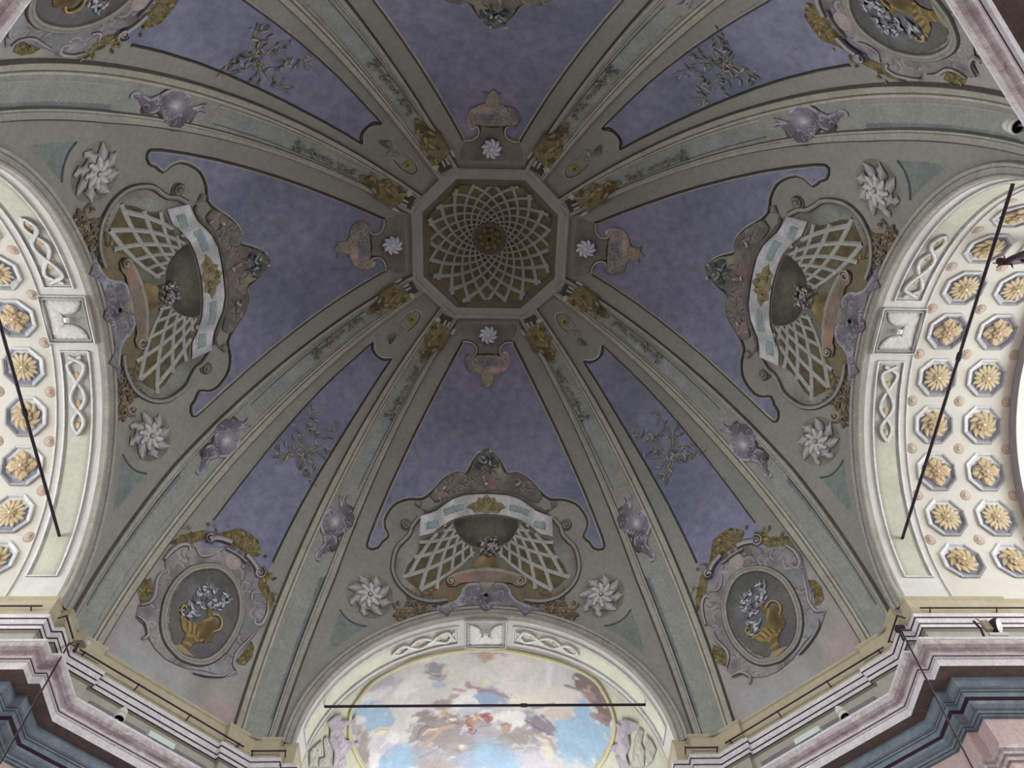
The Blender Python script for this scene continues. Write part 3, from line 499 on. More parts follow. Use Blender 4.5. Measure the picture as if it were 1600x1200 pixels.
    'fresco_ops': [('b', (6.178, 1.139), (-3.269, 0.229, 3.271, 4.007), 'blue', 0.5, 0.95), ('b', (5.997, 1.452), (-2.691, 0.161, 2.478, 3.195), 'blue', 0.4, 0.9), ('b', (5.547, 2.705), (-2.089, 0.079, 1.978, 2.914), 'blue', 0.4, 0.95), ('b', (4.351, 3.314), (-3.349, 0.395, 1.812, 4.294), 'blue', 0.4, 0.9), ('b', (4.061, 1.838), (-4.31, -0.058, 0.078, 4.187), 'blue2', 0.5, 0.9), ('b', (5.864, 2.656), (-4.408, 0.226, 2.902, 3.588), 'blue', 0.5, 0.9), ('b', (5.821, 0.881), (-3.269, -0.893, 0.596, 4.857), 'lilac', 0.7, 0.8), ('b', (5.968, 0.97), (-3.425, -0.723, 2.699, 8.748), 'white', 0.8, 0.7), ('b', (5.424, 1.207), (-5.192, -2.397, -2.794, 5.623), 'white', 0.9, 0.6), ('b', (4.836, 0.981), (-4.652, 0.371, 3.056, 7.097), 'slate', 0.6, 0.9), ('b', (4.67, 1.084), (-9.591, 0.066, 1.982, 7.858), 'cream2', 0.6, 0.7), ('b', (4.838, 1.178), (-6.764, 0.086, 3.759, 11.732), 'slate', 0.6, 0.7), ('b', (4.819, 1.341), (-7.112, 1.592, 9.159, 13.388), 'bluegrey', 0.7, 0.7), ('b', (5.041, 0.688), (-9.491, 0.193, 4.614, 12.165), 'white', 0.7, 0.7), ('b', (4.761, 1.841), (-5.814, 0.057, 2.085, 6.727), 'taupe', 0.6, 0.8), ('b', (4.547, 1.75), (-7.857, 0.021, 1.646, 7.506), 'olive', 0.6, 0.8), ('b', (4.335, 1.906), (-4.29, -0.019, 0.596, 4.451), 'white', 0.5, 0.95), ('b', (4.313, 2.06), (-4.697, -0.024, 0.838, 6.609), 'bluegrey', 0.7, 0.6), ('b', (5.004, 2.112), (-4.532, 0.082, 1.989, 4.731), 'taupe', 0.6, 0.95), ('b', (5.165, 2.342), (-4.029, 0.095, 1.807, 3.63), 'taupe2', 0.5, 0.95), ('b', (4.635, 2.362), (-2.876, 0.016, 0.978, 3.607), 'taupe', 0.6, 0.9), ('b', (4.79, 2.563), (-2.267, 0.024, 1.004, 2.917), 'taupe2', 0.6, 0.9), ('b', (4.244, 2.749), (-4.181, -0.03, 0.332, 3.159), 'lilacgrey', 0.5, 0.95), ('b', (4.462, 2.906), (-1.98, -0.0, 0.587, 2.846), 'taupe2', 0.6, 0.8), ('b', (5.021, 3.039), (-2.926, 0.053, 1.205, 2.598), 'lilacgrey', 0.6, 0.9), ('b', (4.086, 3.242), (-3.237, -0.039, 0.112, 3.06), 'taupe2', 0.6, 0.9), ('b', (4.798, 3.359), (-2.944, 0.031, 1.894, 5.081), 'olive', 0.7, 0.6), ('b', (3.991, 2.262), (-5.843, -0.091, -0.053, 5.429), 'white', 0.6, 0.9), ('b', (6.349, 1.328), (-6.207, 0.495, 3.181, 3.57), 'lilacgrey', 0.6, 0.9), ('b', (6.266, 1.288), (-7.629, 0.57, 7.676, 8.936), 'white', 0.7, 0.7), ('b', (6.239, 2.001), (-4.671, 0.334, 2.201, 2.427), 'taupe', 0.6, 0.8), ('b', (5.888, 2.15), (-3.896, -0.785, 1.357, 4.018), 'lilacw', 0.6, 0.95), ('b', (5.669, 2.162), (-8.358, 0.363, 4.641, 6.658), 'white', 0.6, 0.9), ('b', (6.058, 2.462), (-9.591, 0.584, 3.184, 3.646), 'white', 0.6, 0.8), ('b', (5.873, 1.879), (-6.371, -0.541, 6.127, 11.301), 'cream2', 0.5, 0.9), ('s', [(4.592, 2.404), (4.854, 2.416), (5.054, 2.411)], 0.1171, 'skin', 0.5, 0.9), ('s', [(4.811, 2.462), (4.946, 2.597), (5.061, 2.765)], 0.0736, 'skin', 0.5, 0.9), ('b', (4.72, 2.064), (-13.222, 0.111, 2.833, 9.465), 'skin', 0.5, 0.8), ('b', (4.591, 2.251), (-10.444, -1.22, -0.004, 20.142), 'cream2', 0.5, 0.9), ('b', (4.268, 2.433), (-10.32, -0.067, 0.517, 4.606), 'red', 0.5, 0.95), ('b', (4.033, 2.308), (-8.058, 3.134, 5.896, 7.114), 'red', 0.5, 0.95), ('b', (4.182, 2.348), (-7.769, -0.072, 0.599, 8.103), 'skin2', 0.6, 0.8), ('b', (3.962, 2.697), (-13.165, -0.213, -0.197, 9.048), 'skin2', 0.5, 0.9), ('s', [(4.546, 1.515), (4.441, 1.564), (4.357, 1.621)], 0.0645, 'rose', 0.5, 0.8), ('s', [(4.337, 1.434), (4.253, 1.531), (4.106, 1.599), (3.896, 1.627)], 0.0893, 'rose', 0.5, 0.9), ('b', (4.014, 1.411), (-12.02, -0.182, -0.02, 11.485), 'cream2', 0.5, 0.8), ('b', (4.273, 1.646), (-5.943, -0.775, -1.907, 13.354), 'white', 0.5, 0.8), ('s', [(4.299, 0.73), (4.156, 0.769), (4.035, 0.717)], 0.0618, 'rose2', 0.6, 0.8), ('b', (3.951, 0.841), (-12.246, -0.215, -0.387, 14.321), 'skin2', 0.6, 0.7), ('b', (4.351, 3.119), (-5.67, -0.021, 0.982, 6.174), 'skin3', 0.6, 0.7), ('b', (4.418, 2.978), (-11.372, -0.018, 2.335, 12.463), 'cream2', 0.5, 0.8), ('b', (2.249, 2.149), (-1.543, -0.129, -1.06, 1.439), 'blue', 0.35, 0.98), ('b', (2.326, 1.522), (-6.94, -0.565, -2.102, 3.137), 'blue', 0.4, 0.95), ('b', (2.575, 2.005), (-3.041, -0.208, -2.851, 4.757), 'blue', 0.4, 0.9), ('b', (3.582, 3.3), (-3.728, -0.105, -0.762, 3.809), 'blue', 0.4, 0.9), ('b', (3.9, 1.776), (-3.649, -0.068, -0.203, 4.203), 'blue2', 0.5, 0.9), ('b', (3.504, 0.917), (-2.192, -0.073, -0.588, 2.968), 'creamw', 0.9, 0.6), ('b', (2.741, 0.852), (-3.49, -0.221, -1.574, 3.269), 'lilacw', 0.7, 0.7), ('b', (2.952, 0.974), (-18.491, -1.001, -1.21, 2.966), 'white', 0.8, 0.6), ('b', (2.752, 1.396), (-2.475, -0.153, -2.17, 4.33), 'creamw', 0.7, 0.9), ('b', (3.092, 1.662), (-2.54, -0.121, -2.134, 5.656), 'creamw', 0.7, 0.9), ('b', (2.725, 1.821), (-3.976, -0.247, -3.57, 6.734), 'sand', 0.6, 0.9), ('b', (2.289, 0.819), (-4.403, 1.363, 0.121, 3.689), 'brown', 0.5, 0.95), ('b', (2.028, 1.026), (-3.118, -2.346, -3.432, 2.568), 'brown', 0.5, 0.95), ('b', (1.875, 1.272), (-5.944, 1.759, -0.844, 4.668), 'brown', 0.5, 0.95), ('b', (2.219, 1.079), (-8.021, 2.44, -0.076, 8.172), 'skin3', 0.6, 0.8), ('b', (1.991, 1.393), (-7.692, 1.376, -4.141, 11.403), 'skin3', 0.6, 0.7), ('s', [(2.656, 1.132), (2.522, 1.101), (2.409, 1.076)], 0.0598, 'purple', 0.5, 0.9), ('b', (3.41, 1.821), (-5.17, -0.184, -1.874, 7.452), 'cream2', 0.6, 0.8), ('s', [(3.213, 1.883), (2.998, 1.772), (2.827, 1.636)], 0.0761, 'taupe', 0.5, 0.8), ('b', (3.181, 2.113), (-5.012, 1.639, 2.099, 4.916), 'teal', 0.5, 0.9), ('b', (3.063, 2.252), (-3.844, 0.989, 0.977, 4.355), 'purple', 0.5, 0.95), ('b', (2.881, 2.293), (-7.645, 2.37, 2.341, 8.407), 'purple', 0.5, 0.9), ('s', [(3.074, 2.503), (2.867, 2.533), (2.754, 2.693)], 0.0952, 'skin', 0.5, 0.95), ('b', (3.611, 2.288), (-3.856, -0.108, -0.708, 4.064), 'white', 0.6, 0.9), ('b', (3.975, 2.323), (-10.164, 3.894, 3.811, 4.745), 'red', 0.5, 0.9), ('b', (3.649, 2.48), (-10.233, -0.272, -1.14, 7.135), 'skin2', 0.5, 0.95), ('b', (3.471, 2.57), (-11.387, -0.37, -2.181, 9.122), 'cream2', 0.5, 0.8), ('b', (3.968, 2.761), (-3.537, -0.056, -0.05, 2.628), 'lilacgrey', 0.5, 0.9), ('b', (3.618, 2.79), (-5.06, -0.138, -0.927, 5.245), 'olive', 0.6, 0.8), ('b', (3.358, 2.665), (-4.101, -0.149, -1.155, 3.967), 'taupe2', 0.6, 0.9), ('b', (3.096, 3.019), (-3.362, -0.152, -1.441, 3.451), 'lilacgrey', 0.5, 0.95), ('b', (2.894, 2.894), (-8.602, -0.457, -2.253, 4.477), 'cream2', 0.7, 0.7), ('b', (3.939, 3.243), (-4.527, -0.075, -0.11, 3.398), 'taupe', 0.6, 0.9), ('b', (2.693, 3.104), (-6.945, -0.423, -4.652, 7.739), 'lilacw', 0.6, 0.9), ('b', (4.04, 0.828), (-9.808, -0.143, 0.047, 7.168), 'skin2', 0.6, 0.7), ('s', [(3.939, 0.771), (3.797, 0.735), (3.694, 0.779)], 0.0713, 'rose2', 0.6, 0.7), ('s', [(4.133, 1.628), (3.945, 1.6), (3.796, 1.679), (3.647, 1.75)], 0.0648, 'rose', 0.5, 0.9), ('b', (4.031, 1.426), (-9.612, -0.14, 0.051, 9.835), 'cream2', 0.6, 0.7), ('s', [(4.526, 1.769), (4.462, 1.722), (4.314, 1.721), (4.187, 1.817), (4.122, 1.986)], 0.035, 'white', 0.5, 0.9), ('s', [(5.332, 2.223), (5.295, 2.123), (5.182, 2.115), (5.072, 2.174)], 0.031, 'lilacw', 0.5, 0.8), ('s', [(4.44, 2.656), (4.397, 2.523), (4.267, 2.495)], 0.026, 'lilacw', 0.5, 0.8), ('s', [(5.916, 2.217), (5.718, 2.187), (5.597, 2.151)], 0.0371, 'white', 0.5, 0.8), ('s', [(5.502, 1.505), (5.408, 1.415), (5.348, 1.276)], 0.0302, 'white', 0.6, 0.7), ('s', [(4.919, 2.329), (5.051, 2.244), (5.163, 2.282), (5.213, 2.471)], 0.0313, 'shade', 0.6, 0.6), ('s', [(4.72, 2.154), (4.613, 2.307), (4.483, 2.368)], 0.0412, 'shade', 0.6, 0.6), ('s', [(4.331, 2.612), (4.223, 2.672), (4.159, 2.567)], 0.0261, 'shade', 0.5, 0.7), ('s', [(4.095, 2.477), (3.966, 2.478), (3.902, 2.413)], 0.0259, 'shade', 0.5, 0.6), ('s', [(5.026, 0.984), (4.922, 1.093), (4.796, 1.162)], 0.0244, 'shade', 0.6, 0.6), ('s', [(4.528, 3.019), (4.351, 3.216), (4.197, 3.203)], 0.0376, 'shade', 0.6, 0.5), ('s', [(4.793, 2.845), (4.951, 2.942), (5.203, 2.979)], 0.0321, 'shade', 0.6, 0.4), ('s', [(4.226, 2.313), (4.141, 2.228), (4.054, 2.323)], 0.0307, 'cream2', 0.5, 0.8), ('b', (4.316, 1.422), (-29.983, -0.152, 2.289, 19.152), 'skin2', 0.5, 0.9), ('b', (4.687, 2.058), (-25.76, 0.188, 4.729, 16.566), 'skin2', 0.5, 0.9), ('b', (4.173, 2.195), (-26.027, -0.249, 1.124, 16.367), 'skin2', 0.5, 0.9), ('s', [(5.099, 2.436), (5.008, 2.354), (4.854, 2.4)], 0.0364, 'cream2', 0.5, 0.7), ('s', [(5.993, 1.801), (5.894, 1.805), (5.754, 1.923)], 0.0263, 'skin2', 0.5, 0.7), ('s', [(4.44, 3.103), (4.352, 3.054), (4.263, 3.147)], 0.0373, 'skin', 0.5, 0.8), ('s', [(2.969, 0.675), (3.005, 0.799), (2.924, 0.906), (2.99, 1.074), (2.918, 1.214)], 0.0243, 'white', 0.5, 0.8), ('s', [(3.615, 2.136), (3.466, 2.06), (3.365, 2.171), (3.348, 2.32)], 0.0308, 'white', 0.5, 0.9), ('s', [(3.015, 2.792), (2.878, 2.774), (2.8, 2.908), (2.811, 3.139)], 0.0324, 'cream2', 0.5, 0.8), ('s', [(3.33, 2.223), (3.15, 2.316), (2.966, 2.394)], 0.0363, 'shade', 0.5, 0.7), ('s', [(3.248, 2.075), (3.097, 2.022), (2.935, 2.135)], 0.0256, 'lilacw', 0.5, 0.5), ('s', [(2.363, 1.061), (2.221, 1.053), (2.095, 1.104)], 0.0454, 'skin3', 0.5, 0.8), ('s', [(2.28, 0.924), (2.087, 0.93), (1.926, 1.032)], 0.0252, 'shade', 0.5, 0.7), ('s', [(2.158, 1.491), (1.983, 1.473), (1.754, 1.397)], 0.0366, 'skin3', 0.5, 0.8), ('b', (2.232, 0.934), (-23.253, -2.047, -13.38, 19.991), 'skin2', 0.5, 0.8), ('s', [(4.071, 1.6), (3.944, 1.659), (3.775, 1.677), (3.657, 1.752)], 0.0299, 'skin3', 0.5, 0.8), ('s', [(3.582, 1.799), (3.455, 1.743), (3.325, 1.798)], 0.0301, 'white', 0.5, 0.7), ('s', [(3.736, 2.461), (3.651, 2.372), (3.563, 2.434)], 0.0207, 'shade', 0.5, 0.8), ('s', [(3.768, 2.939), (3.567, 3.036), (3.347, 2.949)], 0.0374, 'shade', 0.6, 0.5), ('s', [(3.393, 2.93), (3.218, 2.81), (3.06, 2.812)], 0.0319, 'lilacw', 0.5, 0.7), ('s', [(4.094, 3.144), (3.919, 3.079), (3.785, 3.167)], 0.0267, 'shade', 0.6, 0.5)],
    'scroll_l': [(7.014, 0.63), (6.772, 0.715), (6.638, 0.843), (6.701, 0.89), (6.466, 1.111), (6.33, 1.094), (6.42, 1.208), (6.608, 1.116), (6.701, 1.163), (6.635, 1.394), (6.529, 1.498), (6.43, 1.65), (6.327, 1.745), (6.411, 1.754), (6.575, 1.68), (6.669, 1.728), (6.66, 1.939), (6.751, 1.929), (6.984, 1.671), (6.914, 1.384), (7.0, 1.017), (6.946, 0.859)],
    'scroll_r': [(1.661, 1.258), (1.502, 1.17), (1.541, 1.095), (1.416, 0.951), (1.132, 0.781), (1.195, 0.981), (1.316, 1.213), (1.254, 1.403), (1.306, 1.685), (1.182, 1.842), (1.405, 2.081), (1.547, 1.93), (1.471, 1.825), (1.667, 1.898), (1.679, 1.792), (1.529, 1.621), (1.581, 1.441), (1.572, 1.291)],
    'relief_l': [[(7.564, 0.647), (7.289, 0.78), (7.166, 0.837), (7.217, 1.156), (7.328, 1.001), (7.369, 1.223), (7.627, 0.911)], [(7.132, 0.848), (7.02, 0.915), (6.966, 1.272), (7.014, 1.637), (7.335, 1.264), (7.307, 1.106), (7.153, 1.228)]],
    'relief_r': [[(1.191, 1.197), (1.12, 0.85), (0.993, 0.798), (1.007, 1.086), (0.885, 1.144), (0.854, 1.47), (1.153, 1.811)], [(0.935, 0.818), (0.779, 0.754), (0.606, 0.772), (0.652, 1.096), (0.79, 1.396), (0.885, 1.144)]],
}

# ---------------------------------------------------------------- painting and relief tools
def A_(rgb, e):
    c = np.asarray(rgb, float); c = c * .8 + .2 * c.mean(-1, keepdims=True)      # old, faded pigments
    return np.clip(lin(c) / e, .004, .88)      # pigment that looks like rgb under the daylight level e

def densify(poly, res, closed=True):
    P = np.asarray(poly, float); out = []
    n = len(P)
    for i in range(n if closed else n - 1):
        a, b = P[i], P[(i + 1) % n]; m = max(1, int(math.ceil(np.linalg.norm(b - a) / res)))
        for t in range(m): out.append(a + (b - a) * t / m)
    if not closed: out.append(P[-1])
    return np.array(out)

def smooth_curve(P, per=6, closed=False):
    P = np.asarray(P, float); n = len(P); out = []
    rng = range(n) if closed else range(n - 1)
    for i in rng:
        g = (lambda j: P[j % n]) if closed else (lambda j: P[min(max(j, 0), n - 1)])
        p0, p1, p2, p3 = g(i - 1), g(i), g(i + 1), g(i + 2)
        for s in range(per):
            t = s / per
            out.append(.5 * ((2 * p1) + (p2 - p0) * t + (2 * p0 - 5 * p1 + 4 * p2 - p3) * t * t + (3 * p1 - p0 - 3 * p2 + p3) * t ** 3))
    if not closed: out.append(P[-1])
    return np.array(out)

def in_poly(X, poly):
    x, y = X[:, 0], X[:, 1]; r = np.zeros(len(X), bool); P = np.asarray(poly, float)
    for (x1, y1), (x2, y2) in zip(P, np.roll(P, -1, 0)):
        c = ((y1 > y) != (y2 > y)); 
        if abs(y2 - y1) > 1e-12: r ^= c & (x < (x2 - x1) * (y - y1) / (y2 - y1) + x1)
    return r

def seg_dist(X, P, closed=True):
    P = np.asarray(P, float); Q = np.roll(P, -1, 0) if closed else P[1:]; P = P if closed else P[:-1]
    best = np.full(len(X), 1e9)
    for a, b in zip(P, Q):
        d = b - a; L = d @ d + 1e-12; t = np.clip(((X - a) @ d) / L, 0, 1)
        best = np.minimum(best, np.linalg.norm(X - a - t[:, None] * d, axis=1))
    return best

def sstep(x): x = np.clip(x, 0, 1); return x * x * (3 - 2 * x)

def patch(poly, S, off=.006, res=.03, col=None, relief=(0., 1.), curve=0):
    """painted plaster field with its own slight relief, lying on the vault surface S"""
    if curve: poly = smooth_curve(poly, curve, True)
    B = densify(poly, res * 1.2)
    lo, hi = B.min(0), B.max(0)
    gx, gy = np.meshgrid(np.arange(lo[0], hi[0], res), np.arange(lo[1], hi[1], res * .87), indexing='ij')
    gx = gx + (np.arange(gx.shape[1]) % 2)[None] * res * .5
    G = np.stack([gx.ravel(), gy.ravel()], 1); G = G[in_poly(G, B)]
    if len(G): G = G[seg_dist(G, B) > res * .45]
    pts = [Vector(p) for p in np.concatenate([B, G])] if len(G) else [Vector(p) for p in B]
    n = len(B)
    vo, _, fo, *_ = delaunay_2d_cdt(pts, [(i, (i + 1) % n) for i in range(n)], [], 1, 1e-6)
    X = np.array([(v[0], v[1]) for v in vo])
    d = seg_dist(X, B)
    V = S(X[:, 0], X[:, 1], off + relief[0] * np.sqrt(sstep(d / relief[1])) if relief[0] else np.full(len(X), off) - np.where(d < 1e-5, off * .8, 0))
    C = None if col is None else np.clip(col(X, d), .003, .9)
    # faces look to the room
    f0 = np.array(V)[list(fo[0])[:3]]; nn = np.cross(f0[1] - f0[0], f0[2] - f0[0]); c = f0[0]
    flip = nn @ np.array([c[0], c[1], 4.0]) > 0
    return V, [list(f)[::-1] if flip else list(f) for f in fo], C

def painter(base, ops=(), pal=None, e=1.0, grain=(6, .25), edge=None, seed=0):
    """base pigment, then brush strokes ('s'), dabs ('b') and filled shapes ('p'); pigments given as seen under light e"""
    pal = pal or {}
    g = lambda c: A_(pal[c] if isinstance(c, str) else c, e)
    def fn(X, d):
        nz = fbm(X[:, 0] + seed, X[:, 1] - seed, grain[0])
        C = np.repeat(g(base)[None], len(X), 0) * (1 + grain[1] * 2 * (nz - .5))[:, None]
        if edge is not None:
            w, c, a = edge; k = (a * (1 - sstep(d / w)))[:, None]; C = C * (1 - k) + g(c) * k
        wob = np.stack([fbm(X[:, 0] + 3.1, X[:, 1], 9, 3) - .5, fbm(X[:, 0], X[:, 1] + 7.7, 9, 3) - .5], 1)
        for o in ops:
            if o[0] == 'b':
                _, c0, M4, c, soft, al = o
                q = (X - np.array(c0)) @ np.array(M4, float).reshape(2, 2).T
                r = np.linalg.norm(q, axis=1) + (wob[:, 0] + wob[:, 1]) * .9
                k = al * (1 - sstep((r - (1 - soft)) / (2 * soft)))
            elif o[0] == 's':
                _, P, w, c, soft, al = o
                r = seg_dist(X + wob * w * .6, P, False) / (w / 2)
                k = al * (1 - sstep((r - (1 - soft)) / (2 * soft)))
            else:
                _, P, c, soft, al = o
                ins = in_poly(X + wob * soft, P); dd = seg_dist(X, P); k = al * np.where(ins, sstep(.5 + dd / (2 * soft + 1e-6)), sstep(.5 - dd / (2 * soft + 1e-6)))
            k = k[:, None]; C = C * (1 - k) + g(c) * (1 + grain[1] * (nz - .5))[:, None] * k
        return C
    return fn

def ribbon(pts, w, S, off=.008, h=.012, cols=((.4,) * 3,), e=1.0, per=5, taper=None, closed=False):
    """moulding or brush line: a low rounded strip along pts; cols = pigments across it"""
    P = smooth_curve(pts, per, closed) if per > 1 else np.asarray(pts, float)
    if closed: P = np.concatenate([P, P[:1]])
    t = np.gradient(P, axis=0); t /= np.linalg.norm(t, axis=1, keepdims=True) + 1e-9
    nrm = np.stack([-t[:, 1], t[:, 0]], 1)
    k = len(cols); m = 2 * k
    f = np.ones(len(P)) * w / 2
    if taper is not None: f = f * np.interp(np.linspace(0, 1, len(P)), np.linspace(0, 1, len(taper)), taper)
    V = []; C = []
    for i, u in enumerate(np.linspace(-1, 1, m)):
        q = P + nrm * (u * f)[:, None]
        V.append(S(q[:, 0], q[:, 1], np.full(len(q), off + h * math.sqrt(max(0, 1 - u * u)) - (.005 if abs(u) == 1 else 0))))
        C.append(np.repeat([A_(cols[i // 2], e)], len(q), 0))
    return np.concatenate(V), grid_faces(m, len(P)).tolist(), np.concatenate(C)

def spiral(c, r, turns=1.4, a0=0.0, sg=1, n=20):
    t = np.linspace(0, 1, n); a = a0 + sg * t * turns * 2 * np.pi; rr = r * (1 - .85 * t)
    return np.stack([c[0] + rr * np.cos(a), c[1] + rr * np.sin(a)], 1)

def dab(c, L, w, ang, S, off, col, e, h=.008):
    """one leaf-shaped dab"""
    t = np.linspace(0, 1, 6); prof = np.sin(np.pi * np.clip(t * .92 + .04, 0, 1)) ** .8
    ca, sa = math.cos(ang), math.sin(ang)
    V = []; C = []
    col = np.asarray(col, float)
    for u, k in ((-1, .75), (0, 1.12), (1, .9)):
        x = (t - .5) * L; y = u * prof * w / 2
        V.append(S(c[0] + x * ca - y * sa, c[1] + x * sa + y * ca, np.full(6, off + (h if u == 0 else 0))))
        C.append(np.repeat([A_(np.clip(col * k, 0, 255), e)], 6, 0))
    return np.concatenate(V), grid_faces(3, 6).tolist(), np.concatenate(C)

def petals(c, R, n, S, off, e, inner, tip, dark, r0=.12, wid=.9, swirl=0.0, a0=0.0, h=.02, jag=0.0, two=False):
    """ring of petals round c in the local surface frame"""
    out = []
    for i in range(n):
        a = a0 + 2 * np.pi * i / n
        RR = R * (1 if not two or i % 2 == 0 else .8)
        t = np.linspace(0, 1, 7); r = R * r0 + (RR - R * r0) * t
        wd = wid * 2 * np.pi * R / n * .5 * (np.sin(np.pi * (t * .86 + .1)) ** .75) * (1 + jag * np.sin(t * 19 + i))
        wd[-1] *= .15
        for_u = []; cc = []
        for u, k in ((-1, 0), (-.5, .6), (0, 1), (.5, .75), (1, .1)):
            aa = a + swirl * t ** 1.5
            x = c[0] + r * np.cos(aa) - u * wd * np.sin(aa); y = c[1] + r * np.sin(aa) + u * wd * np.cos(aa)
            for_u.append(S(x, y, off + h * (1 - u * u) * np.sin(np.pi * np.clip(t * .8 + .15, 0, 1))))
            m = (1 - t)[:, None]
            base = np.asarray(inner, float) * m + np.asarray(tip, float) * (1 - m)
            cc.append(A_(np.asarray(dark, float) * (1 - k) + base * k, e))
        out.append((np.concatenate(for_u), grid_faces(5, 7).tolist(), np.concatenate(cc)))
    return out

def disc(c, r, S, off, col, e, h=.015, n=14, col2=None):
    V = [S(np.array([c[0]]), np.array([c[1]]), np.array([off + h]))]; C = [A_(col2 or col, e)[None]]
    for k, (f, hh) in enumerate(((.45, .9), (.8, .6), (1.0, 0))):
        a = np.arange(n) * 2 * np.pi / n
        V.append(S(c[0] + f * r * np.cos(a), c[1] + f * r * np.sin(a), np.full(n, off + h * hh - (.004 if k == 2 else 0)))); C.append(np.repeat([A_(col, e)], n, 0))
    F = [(0, 1 + i, 1 + (i + 1) % n) for i in range(n)]
    for k in range(2): F += [(1 + k * n + i, 1 + (k + 1) * n + i, 1 + (k + 1) * n + (i + 1) % n, 1 + k * n + (i + 1) % n) for i in range(n)]
    return np.concatenate(V), F, np.concatenate(C)

def join(items):
    V = []; F = []; C = []; n = 0
    for v, f, c in items: V.append(v); F += [[int(i) + n for i in q] for q in f]; C.append(c); n += len(v)
    return np.concatenate(V), F, np.concatenate(C)

def flipx(poly): return [(-a, b) for a, b in poly]
def flip_item(it):
    v, f, c = it; return mirror(v), [list(q)[::-1] for q in f], c

def curls(poly, n, size, light, dark, al=.78):
    """rococo brushwork: small C-strokes, each a dark line with a light one beside it"""
    P_ = np.asarray(poly, float); lo, hi = P_.min(0), P_.max(0); rr = np.random.RandomState(int(abs(P_).sum() * 100) % 9999); out = []
    while len(out) < 2 * n:
        c = rr.uniform(lo, hi)
        if not in_poly(c[None], P_)[0]: continue
        r = size * rr.uniform(.4, 1.0); a = rr.uniform(0, 6.28); sp = rr.uniform(1.5, 3.6)
        t = np.linspace(a, a + sp, 6); q = np.stack([c[0] + r * np.cos(t) * (1 - .06 * np.arange(6)), c[1] + r * np.sin(t) * (1 - .06 * np.arange(6))], 1)
        out.append(('s', [tuple(p) for p in q + r * .14], r * .34, dark, .7, al)); out.append(('s', [tuple(p) for p in q], r * .24, light, .7, al))
    return out

class Proto:
    """an ornament built once and set on several faces of the vault"""
    def __init__(s, ctr): s.c = np.asarray(ctr, float); s.parts = []
    def add(s, name, item, mat='paint', sub=None, label=None, smooth=True, kind=None):
        v, f, c = item
        me = mesh_from(name, np.asarray(v) - s.c, f, c, smooth); me.materials.append(M[mat])
        s.parts.append((name, me, sub, label, kind)); return len(s.parts) - 1
    def place(s, name, k, label, cat, group=None, parent=None):
        o = empty(name, label=label, cat=cat, group=group)
        o.location = rotz(s.c, k); o.rotation_euler = (0, 0, k * HP)
        objs = []
        for nm, me, sub, lb, kd in s.parts:
            objs.append(link(nm, me, None, o if sub is None else objs[sub], label=lb, kind=kd))
        return o

# ---------------------------------------------------------------- painted fields of the dome
ET, EM, EL, ED = .26, .42, .50, .60       # daylight level at crown, middle, foot of the webs and at the diagonal foot
half_panel = OUT['panel_left_half']
full_panel = half_panel[:18] + [(-a, b) for a, b in half_panel[:17][::-1]]
_low = OUT['panel_low']; _top = OUT['panel_top']; _edge = OUT['panel_edge']
full_panel = _low + [(-a, b) for a, b in _low[:-1][::-1]] + [(-a, b) for a, b in _edge[::-1]] + [(-a, b) for a, b in _top[1:][::-1]] + _top + _edge
_pb = patch(full_panel, wide_s, .004, .09)
panel_me = mesh_from('blue_panel', _pb[0], _pb[1], None, True); panel_me.materials.append(M['blue'])
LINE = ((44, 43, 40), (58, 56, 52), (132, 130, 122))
_ln = ribbon(full_panel, .055, wide_s, .006, .016, LINE, EM, 2, closed=True)
line_me = mesh_from('panel_moulding', *_ln); line_me.materials.append(M['paint'])
_bl = [(-.54, 7.28), (-.95, 6.45), (-1.43, 5.35), (-1.82, 4.35), (-2.09, 3.42), (-2.3, 2.6)]
# diagonal blue panel
dpan = [(-.60, 2.1), (-.56, 2.7), (-.50, 3.7), (-.44, 4.7), (-.36, 5.6), (-.27, 6.3), (-.225, 6.62), (-.15, 6.53), (-.05, 6.50), (.06, 6.50), (.15, 6.53), (.225, 6.62), (.27, 6.3), (.36, 5.6), (.44, 4.7), (.50, 3.7), (.56, 2.7), (.60, 2.1)]
_pd = patch(dpan, diag_s, .004, .08)
dpanel_me = mesh_from('blue_panel', _pd[0], _pd[1], None, True); dpanel_me.materials.append(M['blue'])
_dl = ribbon([(-.57, 2.62)] + dpan[2:-2] + [(.57, 2.62)], .05, diag_s, .006, .016, LINE, EM, 2)
dline_me = mesh_from('panel_moulding', *_dl); dline_me.materials.append(M['paint'])
# lower field of the diagonal webs: pale stained plaster
rs = np.random.RandomState(5)
lowf = [(-.985, .03), (-.98, .6), (-.95, 1.1), (-.90, 1.7), (-.86, 2.05), (-.5, 2.3), (.5, 2.3), (.86, 2.05), (.90, 1.7), (.95, 1.1), (.98, .6), (.985, .03)]
lops = [('b', (rs.uniform(-.9, .9), rs.uniform(.05, 1.3)), (1 / rs.uniform(.12, .35), 0, 0, 1 / rs.uniform(.1, .3)), c, .9, rs.uniform(.3, .7))
        for c in [(150, 136, 134), (132, 132, 140), (142, 130, 128), (128, 130, 134), (148, 142, 140), (124, 122, 117), (152, 130, 130), (134, 140, 142)] * 4]
lops += [('b', (0, 1.9), (1 / .9, 0, 0, 1 / .5), (118, 116, 108), .9, .9), ('b', (-.8, 2.0), (1 / .35, 0, 0, 1 / .35), (116, 113, 105), .9, .95), ('b', (.8, 2.0), (1 / .35, 0, 0, 1 / .35), (116, 113, 105), .9, .95)]
_lf = patch(lowf, diag_s, .003, .05, painter((134, 129, 126), lops, None, ED, (3, .2)))
low_me = mesh_from('stained_plaster_field', *_lf, True); low_me.materials.append(M['paintfine'])
